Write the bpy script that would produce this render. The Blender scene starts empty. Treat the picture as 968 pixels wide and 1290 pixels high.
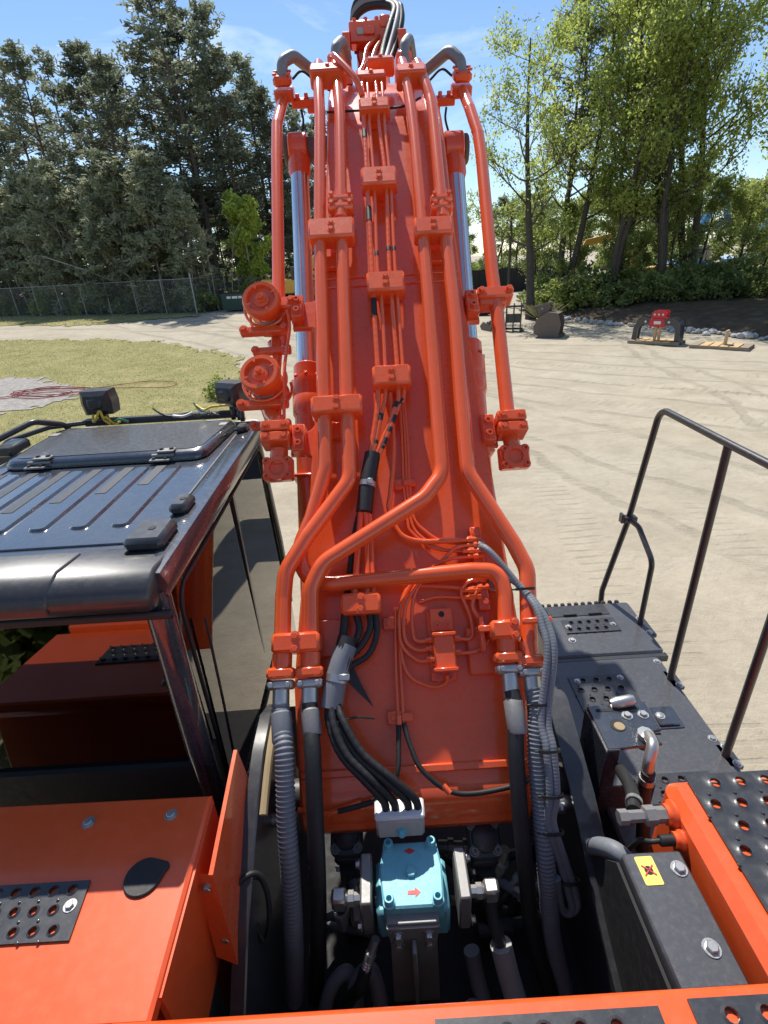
import bpy, bmesh, math, random
import numpy as np
from mathutils import Vector, Matrix, noise as mnoise

R = math.radians
sc = bpy.context.scene
col = sc.collection

# ------------------------------------------------------------------ camera, sky, sun, exposure
cd = bpy.data.cameras.new('camera')
cam = bpy.data.objects.new('camera', cd); col.objects.link(cam)
cd.sensor_fit = 'HORIZONTAL'; cd.sensor_width = 36.0; cd.lens = 36.0 * 650 / 968
cd.clip_start = 0.05; cd.clip_end = 4000
PITCH, ROLL = R(26.0), R(3.5)
fw = Vector((0, math.cos(PITCH), -math.sin(PITCH))); up = Vector((0, math.sin(PITCH), math.cos(PITCH))); rt = Vector((1, 0, 0))
r2 = rt * math.cos(ROLL) - up * math.sin(ROLL); u2 = up * math.cos(ROLL) + rt * math.sin(ROLL)
cm = Matrix((r2, u2, -fw)).transposed().to_4x4(); cm.translation = (0, 0, 4.2)
cam.matrix_world = cm
sc.camera = cam

SUN_EL, SUN_AZ = R(54.0), R(-13.0)          # azimuth from +Y, negative to the left
sdir = Vector((math.sin(SUN_AZ) * math.cos(SUN_EL), math.cos(SUN_AZ) * math.cos(SUN_EL), math.sin(SUN_EL)))
world = bpy.data.worlds.new('World'); sc.world = world; world.use_nodes = True
wn = world.node_tree; wn.nodes.clear()
wo = wn.nodes.new('ShaderNodeOutputWorld'); wb = wn.nodes.new('ShaderNodeBackground')
sky = wn.nodes.new('ShaderNodeTexSky'); sky.sky_type = 'NISHITA'; sky.sun_disc = False
sky.sun_elevation = SUN_EL; sky.sun_rotation = SUN_AZ
sky.air_density = 1.0; sky.dust_density = 0.0; sky.ozone_density = 4.0; sky.altitude = 100
# thin cirrus wisps mixed into the sky, all the way round
tc = wn.nodes.new('ShaderNodeTexCoord'); mp = wn.nodes.new('ShaderNodeMapping')
mp.inputs['Scale'].default_value = (1.6, 1.6, 5.0); mp.inputs['Rotation'].default_value = (0.1, 0.25, 0.4)
nz = wn.nodes.new('ShaderNodeTexNoise'); nz.inputs['Scale'].default_value = 1.7; nz.inputs['Detail'].default_value = 7; nz.inputs['Roughness'].default_value = 0.62
nz.inputs['Distortion'].default_value = 0.5
cr = wn.nodes.new('ShaderNodeValToRGB'); cr.color_ramp.elements[0].position = 0.50; cr.color_ramp.elements[1].position = 0.78
cr.color_ramp.elements[0].color = (0, 0, 0, 1); cr.color_ramp.elements[1].color = (0.75, 0.75, 0.75, 1)
mx = wn.nodes.new('ShaderNodeMix'); mx.data_type = 'RGBA'
mx.inputs['B'].default_value = (8.2, 8.9, 9.8, 1)
wn.links.new(tc.outputs['Generated'], mp.inputs['Vector']); wn.links.new(mp.outputs['Vector'], nz.inputs['Vector'])
wn.links.new(nz.outputs['Fac'], cr.inputs['Fac']); wn.links.new(cr.outputs['Color'], mx.inputs['Factor'])
wn.links.new(sky.outputs['Color'], mx.inputs['A']); wn.links.new(mx.outputs['Result'], wb.inputs['Color'])
wb.inputs['Strength'].default_value = 0.108
wn.links.new(wb.outputs['Background'], wo.inputs['Surface'])
sl = bpy.data.lights.new('sun', 'SUN'); sl.energy = 4.3; sl.angle = R(0.53); sl.color = (1.0, 0.95, 0.87)
so = bpy.data.objects.new('sun', sl); col.objects.link(so)
so.rotation_euler = sdir.to_track_quat('Z', 'Y').to_euler(); so.location = (-20, 30, 60)
vs = sc.view_settings
vs.view_transform = 'Standard'; vs.look = 'None'; vs.gamma = 1.0; vs.use_curve_mapping = False; vs.exposure = 0.45
sc.cycles.max_bounces = 10; sc.cycles.diffuse_bounces = 6; sc.cycles.transparent_max_bounces = 16

# ------------------------------------------------------------------ materials
def nodes_of(name):
    m = bpy.data.materials.new(name); m.use_nodes = True
    t = m.node_tree; b = t.nodes['Principled BSDF']
    return m, t, b
def N(t, kind, **kw):
    n = t.nodes.new(kind)
    for k, v in kw.items():
        if k in n.inputs: n.inputs[k].default_value = v
        else: setattr(n, k, v)
    return n
def ramp(t, src, stops):
    r = t.nodes.new('ShaderNodeValToRGB'); e = r.color_ramp.elements
    while len(e) < len(stops): e.new(0.5)
    for i, (p, c) in enumerate(stops):
        e[i].position = p; e[i].color = (c[0], c[1], c[2], 1) if len(c) >= 3 else (c[0],) * 3 + (1,)
    t.links.new(src, r.inputs['Fac']); return r.outputs['Color']
def mixc(t, fac, a, b):
    m = t.nodes.new('ShaderNodeMix'); m.data_type = 'RGBA'
    for k, v in (('Factor', fac), ('A', a), ('B', b)):
        if isinstance(v, (int, float)): m.inputs[k].default_value = v
        elif isinstance(v, tuple): m.inputs[k].default_value = v + (1,) if len(v) == 3 else v
        else: t.links.new(v, m.inputs[k])
    return m.outputs['Result']
def math_n(t, op, a, b=None, c=None):
    m = t.nodes.new('ShaderNodeMath'); m.operation = op
    for i, v in enumerate((a, b, c)):
        if v is None: continue
        if isinstance(v, (int, float)): m.inputs[i].default_value = v
        else: t.links.new(v, m.inputs[i])
    return m.outputs[0]

def paint(name, base, rough=0.35, metal=0.0, coat=0.0, wear=None, dirt=0.25, scale=3.0, bump=0.03, dust=(0.42, 0.36, 0.28), rvar=0.12, spec=0.5, crough=0.1):
    """painted or bare metal: slight tone drift, dusty film, fine scuffs, orange peel"""
    m, t, b = nodes_of(name)
    g = N(t, 'ShaderNodeNewGeometry'); tcn = N(t, 'ShaderNodeTexCoord'); pos = tcn.outputs['Object']
    n1 = N(t, 'ShaderNodeTexNoise', Scale=scale, Detail=6.0, Roughness=0.6); t.links.new(pos, n1.inputs['Vector'])
    n2 = N(t, 'ShaderNodeTexNoise', Scale=scale * 9, Detail=8.0, Roughness=0.7); t.links.new(pos, n2.inputs['Vector'])
    n3 = N(t, 'ShaderNodeTexNoise', Scale=240.0, Detail=2.0); t.links.new(pos, n3.inputs['Vector'])
    c1 = mixc(t, ramp(t, n1.outputs['Fac'], [(0.3, (0,)), (0.75, (1,))]), tuple(x * 0.90 for x in base), tuple(min(1, x * 1.06) for x in base))
    f = math_n(t, 'MULTIPLY', ramp(t, n2.outputs['Fac'], [(0.48, (0,)), (0.78, (1,))]), dirt)
    c2 = mixc(t, f, c1, wear or dust)
    t.links.new(c2, b.inputs['Base Color'])
    rr = ramp(t, n2.outputs['Fac'], [(0.3, (rough * (1 - rvar),)), (0.7, (min(1, rough * (1 + 1.6 * rvar)),))])
    t.links.new(rr, b.inputs['Roughness'])
    b.inputs['Specular IOR Level'].default_value = spec; b.inputs['Metallic'].default_value = metal; b.inputs['Coat Weight'].default_value = coat; b.inputs['Coat Roughness'].default_value = crough; b.inputs['Coat IOR'].default_value = 1.6
    bp_ = N(t, 'ShaderNodeBump', Strength=bump, Distance=0.01); t.links.new(math_n(t, 'ADD', n3.outputs['Fac'], math_n(t, 'MULTIPLY', n1.outputs['Fac'], 2.0)), bp_.inputs['Height'])
    t.links.new(bp_.outputs['Normal'], b.inputs['Normal'])
    return m
def leafmat(name, a, b_, trans=0.35, rough=0.55):
    m, t, b = nodes_of(name)
    tcn = N(t, 'ShaderNodeTexCoord'); oi = N(t, 'ShaderNodeObjectInfo')
    n1 = N(t, 'ShaderNodeTexNoise', Scale=0.55, Detail=4.0); t.links.new(tcn.outputs['Object'], n1.inputs['Vector'])
    n2 = N(t, 'ShaderNodeTexWhiteNoise', noise_dimensions='3D'); 
    sn = N(t, 'ShaderNodeVectorMath', operation='SNAP'); sn.inputs[1].default_value = (0.45, 0.45, 0.45)
    t.links.new(tcn.outputs['Object'], sn.inputs[0]); t.links.new(sn.outputs[0], n2.inputs['Vector'])
    f = math_n(t, 'ADD', math_n(t, 'MULTIPLY', n1.outputs['Fac'], 0.6), math_n(t, 'MULTIPLY', n2.outputs['Value'], 0.35))
    f = math_n(t, 'ADD', f, math_n(t, 'MULTIPLY', math_n(t, 'SUBTRACT', oi.outputs['Random'], 0.5), 0.5))
    c = ramp(t, f, [(0.2, a), (0.8, b_)])
    t.links.new(c, b.inputs['Base Color']); b.inputs['Roughness'].default_value = rough
    tr = N(t, 'ShaderNodeBsdfTranslucent'); t.links.new(c, tr.inputs['Color'])
    ms = N(t, 'ShaderNodeMixShader'); ms.inputs[0].default_value = trans
    out = t.nodes['Material Output']
    t.links.new(b.outputs[0], ms.inputs[1]); t.links.new(tr.outputs[0], ms.inputs[2]); t.links.new(ms.outputs[0], out.inputs['Surface'])
    return m
def glassmat(name, tint, spec=1.0, ior=1.9):
    m, t, b = nodes_of(name); t.nodes.remove(b); out = t.nodes['Material Output']
    tr = N(t, 'ShaderNodeBsdfTransparent'); tr.inputs['Color'].default_value = tint + (1,)
    gl = N(t, 'ShaderNodeBsdfGlossy', Roughness=0.02); gl.inputs['Color'].default_value = (spec, spec, spec, 1)
    tcn = N(t, 'ShaderNodeTexCoord'); nn = N(t, 'ShaderNodeTexNoise', Scale=1.6, Detail=1.0); t.links.new(tcn.outputs['Object'], nn.inputs['Vector'])
    bb = N(t, 'ShaderNodeBump', Strength=0.04, Distance=0.05); t.links.new(nn.outputs['Fac'], bb.inputs['Height']); t.links.new(bb.outputs['Normal'], gl.inputs['Normal'])
    fr = N(t, 'ShaderNodeFresnel', IOR=ior)
    ms = N(t, 'ShaderNodeMixShader'); t.links.new(fr.outputs[0], ms.inputs[0]); t.links.new(tr.outputs[0], ms.inputs[1]); t.links.new(gl.outputs[0], ms.inputs[2])
    t.links.new(ms.outputs[0], out.inputs['Surface']); return m

M = {}
ORANGE = (0.82, 0.108, 0.024)
M['orange'] = paint('orange_paint', ORANGE, 0.28, 0, 0.45, dirt=0.10, bump=0.006, spec=0.4)
M['orange_pipe'] = paint('orange_pipe_paint', (0.84, 0.115, 0.024), 0.22, 0, 0.6, dirt=0.04, bump=0.004, rvar=0.04, spec=0.4)
M['orange_dusty'] = paint('orange_hood_paint', (0.80, 0.105, 0.022), 0.38, 0, 0.5, dirt=0.30, scale=2.6, bump=0.01, spec=0.35, dust=(0.84, 0.17, 0.07))
M['black'] = paint('black_paint', (0.034, 0.035, 0.039), 0.36, 0, 0.3, dirt=0.08, scale=4, dust=(0.30, 0.28, 0.25))
M['black_dusty'] = paint('dusty_black_paint', (0.065, 0.068, 0.075), 0.38, 0, 0.3, dirt=0.22, scale=5, dust=(0.22, 0.215, 0.205))
M['black_gloss'] = paint('black_gloss_paint', (0.034, 0.040, 0.052), 0.26, 0, 1.0, dirt=0.06, scale=3, dust=(0.25, 0.25, 0.26))
M['black_matte'] = paint('black_matte', (0.012, 0.012, 0.013), 0.7, dirt=0.12, dust=(0.16, 0.15, 0.13))
M['rubber'] = paint('black_rubber', (0.014, 0.014, 0.015), 0.55, dirt=0.15, scale=8, dust=(0.12, 0.12, 0.12))
M['gray_sleeve'] = paint('grey_plastic_sleeve', (0.17, 0.185, 0.205), 0.55, dirt=0.3, scale=8, dust=(0.30, 0.30, 0.29))
M['pale_sleeve'] = paint('pale_plastic_sleeve', (0.40, 0.40, 0.38), 0.5, dirt=0.3, scale=8)
M['steel'] = paint('zinc_steel', (0.52, 0.52, 0.50), 0.36, 0.85, dirt=0.25, scale=14, dust=(0.25, 0.24, 0.22))
M['steel_dull'] = paint('dull_grey_steel', (0.24, 0.236, 0.228), 0.5, 0.35, dirt=0.4, scale=10, dust=(0.42, 0.40, 0.36))
M['cast'] = paint('dark_cast_iron', (0.06, 0.062, 0.066), 0.45, 0.2, dirt=0.35, scale=12, dust=(0.16, 0.155, 0.15))
M['chrome'] = paint('chrome', (0.74, 0.73, 0.72), 0.2, 1.0, dirt=0.0, bump=0.004)
M['teal'] = paint('teal_paint', (0.17, 0.50, 0.58), 0.42, dirt=0.35, scale=22, bump=0.12, dust=(0.35, 0.50, 0.53))
M['tan'] = paint('dusty_tan_edge', (0.36, 0.27, 0.15), 0.8, dirt=0.4, scale=12)
M['yellow'] = paint('yellow_sticker', (0.86, 0.66, 0.14), 0.45, dirt=0.05)
M['red_mark'] = paint('red_mark', (0.62, 0.05, 0.05), 0.5, dirt=0.05)
M['white'] = paint('white_paint', (0.72, 0.72, 0.70), 0.45, dirt=0.15)
M['print_gray'] = paint('grey_print', (0.45, 0.42, 0.40), 0.5, dirt=0.15, scale=30)
M['catyellow'] = paint('machine_yellow', (0.66, 0.36, 0.035), 0.45, dirt=0.3)
M['blue'] = paint('machine_blue', (0.045, 0.26, 0.55), 0.4, dirt=0.2)
M['red'] = paint('attachment_red', (0.55, 0.02, 0.025), 0.4, dirt=0.15)
M['rust'] = paint('rusty_brown_steel', (0.14, 0.105, 0.085), 0.7, 0.1, dirt=0.6, scale=3, dust=(0.30, 0.25, 0.20))
M['wood'] = paint('pale_lumber', (0.58, 0.40, 0.20), 0.75, dirt=0.35, scale=5, dust=(0.35, 0.27, 0.18))
M['wood_old'] = paint('weathered_lumber', (0.30, 0.24, 0.175), 0.85, dirt=0.4, scale=5)
M['green_bin'] = paint('dark_green_paint', (0.012, 0.05, 0.04), 0.45, dirt=0.2)
M['galv'] = paint('galvanised_post', (0.30, 0.31, 0.31), 0.5, 0.3, dirt=0.2)
M['concrete_pole'] = paint('dark_pole', (0.07, 0.06, 0.05), 0.8, dirt=0.3)
M['wire_y'] = paint('yellow_wire', (0.80, 0.52, 0.04), 0.4, dirt=0.0)
M['wire_g'] = paint('green_wire', (0.03, 0.25, 0.12), 0.4, dirt=0.0)
M['cord'] = paint('red_cord', (0.40, 0.03, 0.04), 0.6, dirt=0.1)
M['seat'] = paint('dark_seat_cloth', (0.03, 0.03, 0.032), 0.9, dirt=0.1)
M['interior'] = paint('cab_interior_plastic', (0.05, 0.05, 0.052), 0.6, dirt=0.1)
M['glass'] = glassmat('cab_side_glass', (0.80, 0.86, 0.78), ior=1.9)
M['glass_dark'] = glassmat('cab_rear_glass', (0.12, 0.15, 0.15), ior=2.2)
M['lamp'] = paint('lamp_lens', (0.35, 0.37, 0.38), 0.15, dirt=0.05)

def barkmat(name, a, b_):
    m, t, b = nodes_of(name)
    tcn = N(t, 'ShaderNodeTexCoord'); mpn = N(t, 'ShaderNodeMapping'); mpn.inputs['Scale'].default_value = (6, 6, 1.2)
    n1 = N(t, 'ShaderNodeTexNoise', Scale=2.0, Detail=6.0, Roughness=0.7); t.links.new(tcn.outputs['Object'], mpn.inputs['Vector']); t.links.new(mpn.outputs[0], n1.inputs['Vector'])
    t.links.new(ramp(t, n1.outputs['Fac'], [(0.3, a), (0.7, b_)]), b.inputs['Base Color']); b.inputs['Roughness'].default_value = 0.9
    bb = N(t, 'ShaderNodeBump', Strength=0.6, Distance=0.03); t.links.new(n1.outputs['Fac'], bb.inputs['Height']); t.links.new(bb.outputs[0], b.inputs['Normal'])
    return m
M['bark'] = barkmat('oak_bark', (0.035, 0.028, 0.022), (0.10, 0.085, 0.065))
M['bark_pine'] = barkmat('pine_bark', (0.06, 0.045, 0.035), (0.16, 0.125, 0.10))
M['bark_pale'] = barkmat('pale_sapling_bark', (0.22, 0.19, 0.15), (0.40, 0.36, 0.30))
M['leaf_spring'] = leafmat('spring_leaves', (0.30, 0.37, 0.085), (0.58, 0.64, 0.18), 0.68)
M['leaf_mid'] = leafmat('mid_green_leaves', (0.20, 0.25, 0.07), (0.42, 0.48, 0.14), 0.65)
M['leaf_bright'] = leafmat('bright_yellow_green_leaves', (0.26, 0.36, 0.05), (0.50, 0.58, 0.12), 0.6)
M['needle_dark'] = leafmat('dark_pine_needles', (0.12, 0.14, 0.09), (0.30, 0.33, 0.21), 0.55)
M['needle_light'] = leafmat('young_pine_needles', (0.20, 0.225, 0.135), (0.44, 0.46, 0.29), 0.55)
M['needle_olive'] = leafmat('olive_scrub_leaves', (0.17, 0.165, 0.08), (0.33, 0.31, 0.17), 0.5)
M['shrub'] = leafmat('understory_leaves', (0.15, 0.20, 0.07), (0.34, 0.40, 0.14), 0.6)

# ------------------------------------------------------------------ geometry helpers
class G:
    def __init__(s): s.v = []; s.f = []
    def add(s, vs, fs, Mx=None):
        o = len(s.v)
        if Mx is None: s.v += [tuple(v) for v in vs]
        else: s.v += [tuple(Mx @ Vector(v)) for v in vs]
        s.f += [tuple(i + o for i in f) for f in fs]; return s
    def box(s, c, size, Mx=None, b=0.0):
        hx, hy, hz = (q / 2 for q in size); cx, cy, cz = c
        if b <= 0:
            vs = [(cx + sx * hx, cy + sy * hy, cz + sz * hz) for sx in (-1, 1) for sy in (-1, 1) for sz in (-1, 1)]
            return s.add(vs, [(0, 1, 3, 2), (4, 6, 7, 5), (0, 4, 5, 1), (2, 3, 7, 6), (0, 2, 6, 4), (1, 5, 7, 3)], Mx)
        b = min(b, hx * 0.95, hy * 0.95, hz * 0.95); vs = []; ix = {}
        for sx in (-1, 1):
            for sy in (-1, 1):
                for sz in (-1, 1):
                    k = (sx, sy, sz); ix[k] = len(vs)
                    vs += [(cx + sx * hx, cy + sy * (hy - b), cz + sz * (hz - b)), (cx + sx * (hx - b), cy + sy * hy, cz + sz * (hz - b)), (cx + sx * (hx - b), cy + sy * (hy - b), cz + sz * hz)]
        fs = []
        for ax in range(3):
            o1, o2 = [a for a in range(3) if a != ax]
            for sg in (-1, 1):
                q = []
                for (a, bb) in ((-1, -1), (1, -1), (1, 1), (-1, 1)):
                    k = [0, 0, 0]; k[ax] = sg; k[o1] = a; k[o2] = bb; q.append(ix[tuple(k)] + ax)
                fs.append(tuple(q))
        for ax in range(3):
            o1, o2 = [a for a in range(3) if a != ax]
            for a in (-1, 1):
                for bb in (-1, 1):
                    k0 = [0, 0, 0]; k0[o1] = a; k0[o2] = bb; k1 = list(k0); k0[ax] = -1; k1[ax] = 1
                    fs.append((ix[tuple(k0)] + o1, ix[tuple(k1)] + o1, ix[tuple(k1)] + o2, ix[tuple(k0)] + o2))
        for k, i in ix.items(): fs.append((i, i + 1, i + 2))
        return s.add(vs, fs, Mx)
    def lathe(s, prof, Mx=None, n=20):
        """(r, z) profile turned about local z; an r of 0 closes it"""
        vs = []; fs = []; rings = []
        for r, z in prof:
            if r <= 1e-6: rings.append([len(vs)]); vs.append((0, 0, z))
            else:
                rings.append(list(range(len(vs), len(vs) + n)))
                vs += [(r * math.cos(2 * math.pi * i / n), r * math.sin(2 * math.pi * i / n), z) for i in range(n)]
        for a, b in zip(rings, rings[1:]):
            for i in range(n):
                j = (i + 1) % n
                if len(a) == 1 and len(b) == 1: continue
                if len(a) == 1: fs.append((a[0], b[i], b[j]))
                elif len(b) == 1: fs.append((a[i], a[j], b[0]))
                else: fs.append((a[i], a[j], b[j], b[i]))
        return s.add(vs, fs, Mx)
    def cyl(s, p0, p1, r, r1=None, n=18, b=0.0):
        p0 = Vector(p0); p1 = Vector(p1); d = p1 - p0; L = d.length
        Mx = Matrix.Translation(p0) @ d.to_track_quat('Z', 'Y').to_matrix().to_4x4()
        r1 = r if r1 is None else r1
        prof = [(0, 0), (r - b, 0)] + ([(r, b)] if b else []) + ([(r1, L - b)] if b else []) + [(r1 - b, L), (0, L)]
        return s.lathe(prof, Mx, n)
    def tube(s, pts, r, n=12, cap=True, closed=False):
        pts = [Vector(p) for p in pts]; m = len(pts)
        rf = r if callable(r) else (lambda i: r)
        t0 = (pts[1] - pts[0]).normalized()
        ref = Vector((0, 0, 1)) if abs(t0.z) < 0.9 else Vector((1, 0, 0))
        nrm = (ref - t0 * ref.dot(t0)).normalized(); vs = []; fs = []
        prev = t0
        for i, p in enumerate(pts):
            if i == 0: t = t0
            elif i == m - 1: t = (pts[-1] - pts[-2]).normalized()
            else: t = ((pts[i + 1] - p).normalized() + (p - pts[i - 1]).normalized()).normalized()
            nrm = (nrm - t * nrm.dot(t)); nrm = nrm.normalized() if nrm.length > 1e-6 else nrm
            bn = t.cross(nrm); rr = rf(i)
            vs += [tuple(p + (nrm * math.cos(2 * math.pi * k / n) + bn * math.sin(2 * math.pi * k / n)) * rr) for k in range(n)]
        for i in range(m - 1):
            for k in range(n):
                k2 = (k + 1) % n; fs.append((i * n + k, i * n + k2, (i + 1) * n + k2, (i + 1) * n + k))
        if cap: fs.append(tuple(range(n - 1, -1, -1))); fs.append(tuple((m - 1) * n + k for k in range(n)))
        return s.add(vs, fs)
    def prism(s, poly, z0, z1, Mx=None, c=0.0):
        """polygon (local xy) extruded in local z with an optional chamfer round the top rim"""
        n = len(poly); area = sum(poly[i][0] * poly[(i + 1) % n][1] - poly[(i + 1) % n][0] * poly[i][1] for i in range(n))
        if area < 0: poly = list(reversed(poly))
        vs = [(x, y, z0) for x, y in poly] + [(x, y, z1 - c) for x, y in poly]
        fs = [tuple(range(n - 1, -1, -1))] + [(i, (i + 1) % n, n + (i + 1) % n, n + i) for i in range(n)]
        if c > 0:
            ins = []
            for i in range(n):
                a = Vector(poly[i - 1]); p = Vector(poly[i]); b = Vector(poly[(i + 1) % n])
                e1 = (p - a).normalized(); e2 = (b - p).normalized(); n1 = Vector((-e1.y, e1.x)); n2 = Vector((-e2.y, e2.x))
                bis = n1 + n2; k = c / max(0.3, (1 + n1.dot(n2)) / 2) / 2 if bis.length > 1e-6 else 0
                q = p + bis * k; ins.append((q.x, q.y, z1))
            vs += ins; fs += [(n + i, n + (i + 1) % n, 2 * n + (i + 1) % n, 2 * n + i) for i in range(n)] + [tuple(2 * n + i for i in range(n))]
        else: fs.append(tuple(n + i for i in range(n)))
        return s.add(vs, fs, Mx)
def mesh(name, g, mat, smooth=38, fix=True):
    me = bpy.data.meshes.new(name); me.from_pydata(g.v, [], g.f)
    if fix:
        bm = bmesh.new(); bm.from_mesh(me); bmesh.ops.recalc_face_normals(bm, faces=bm.faces); bm.to_mesh(me); bm.free()
    if mat: me.materials.append(M[mat] if isinstance(mat, str) else mat)
    if smooth: me.shade_smooth(); me.set_sharp_from_angle(angle=R(smooth))
    return me
def link(name, me, parent=None, Mx=None):
    o = bpy.data.objects.new(name, me); col.objects.link(o)
    if parent: o.parent = parent
    if Mx is not None: o.matrix_local = Mx
    return o
def part(name, g, mat, parent=None, Mx=None, label=None, smooth=38):
    o = link(name, mesh(name, g, mat, smooth), parent, Mx)
    if label: o['label'] = label
    return o
def tag(o, label=None, cat=None, group=None, kind=None):
    if label: o['label'] = label
    if cat: o['category'] = cat
    if group: o['group'] = group
    if kind: o['kind'] = kind
    return o
def thing(name, label, cat, loc=(0, 0, 0), rz=0.0, group=None):
    o = link(name, None); o.location = loc; o.rotation_euler = (0, 0, rz); o.empty_display_size = 0.3
    return tag(o, label, cat, group)
def copy_tree(o, parent=None):
    c = o.copy(); col.objects.link(c); c.parent = parent
    for ch in o.children: copy_tree(ch, c)
    return c
def fillet(pts, r, n=7):
    pts = [Vector(p) for p in pts]; out = [pts[0]]
    for i in range(1, len(pts) - 1):
        a, p, b = pts[i - 1], pts[i], pts[i + 1]; u = (a - p); v = (b - p); lu, lv = u.length, v.length; u.normalize(); v.normalize()
        ang = math.acos(max(-1, min(1, u.dot(v))))
        if ang > R(176): out.append(p); continue
        d = min(r / math.tan(ang / 2), lu * 0.48, lv * 0.48); rr = d * math.tan(ang / 2)
        c = p + (u + v).normalized() * (rr / math.sin(ang / 2)); s0 = (p + u * d - c); s1 = (p + v * d - c)
        for k in range(n + 1):
            q = s0.lerp(s1, k / n); w = s0.angle(s1); f = k / n
            q = (s0 * math.sin((1 - f) * w) + s1 * math.sin(f * w)) / max(1e-6, math.sin(w)); out.append(c + q)
    out.append(pts[-1]); return out
def spline(pts, n=8):
    P = [Vector(p) for p in pts]; P = [P[0] * 2 - P[1]] + P + [P[-1] * 2 - P[-2]]; out = []
    for i in range(1, len(P) - 2):
        for k in range(n):
            t = k / n; a, b, c, d = P[i - 1:i + 3]
            out.append(0.5 * ((2 * b) + (c - a) * t + (2 * a - 5 * b + 4 * c - d) * t * t + (3 * b - a - 3 * c + d) * t ** 3))
    out.append(P[-2]); return out
def resample(pts, step):
    pts = [Vector(p) for p in pts]; out = [pts[0]]; acc = 0.0
    for a, b in zip(pts, pts[1:]):
        L = (b - a).length; t = step - acc
        while t <= L: out.append(a.lerp(b, t / L)); t += step
        acc = (acc + L) % step if L + acc >= step else acc + L
    return out
def corrugated(g, pts, r, depth, pitch, n=14):
    q = resample(pts, pitch / 4); g.tube(q, lambda i: r - (depth if i % 4 in (2, 3) else 0.0), n)
def roundpoly(pts, r, n=4):
    return [(p.x, p.y) for p in fillet([Vector((a, b, 0)) for a, b in ([pts[-1]] + pts + [pts[0]])], r, n)[1:-1]]
HEX = {}
def bolt_mesh(r=0.014, h=0.012, mat='orange', washer=True, socket=False):
    k = (r, h, mat, washer, socket)
    if k not in HEX:
        g = G()
        if washer: g.lathe([(0, 0), (r * 1.45, 0), (r * 1.45, h * 0.22), (0, h * 0.22)], None, 18)
        if socket: g.lathe([(r, h * 0.2), (r, h * 0.9), (r * 0.9, h), (r * 0.55, h), (r * 0.55, h * 0.35), (0, h * 0.35)], None, 18)
        else: g.lathe([(r, h * 0.2), (r, h * 0.85), (r * 0.86, h), (0, h)], None, 6)
        HEX[k] = mesh('bolt', g, mat, 30)
    return HEX[k]
def bolt(parent, Mx, r=0.014, h=0.012, mat='orange', washer=True, socket=False, name='bolt'):
    return link(name, bolt_mesh(r, h, mat, washer, socket), parent, Mx)
def at(x, y, z, rot=None):
    m = Matrix.Translation((x, y, z)); return m @ rot.to_4x4() if rot is not None else m
def sstep(t): t = max(0.0, min(1.0, t)); return t * t * (3 - 2 * t)
def ground_z(x, y): return 1.4 * sstep((y - 18) / 24) * sstep((4 - x) / 12)
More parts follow.
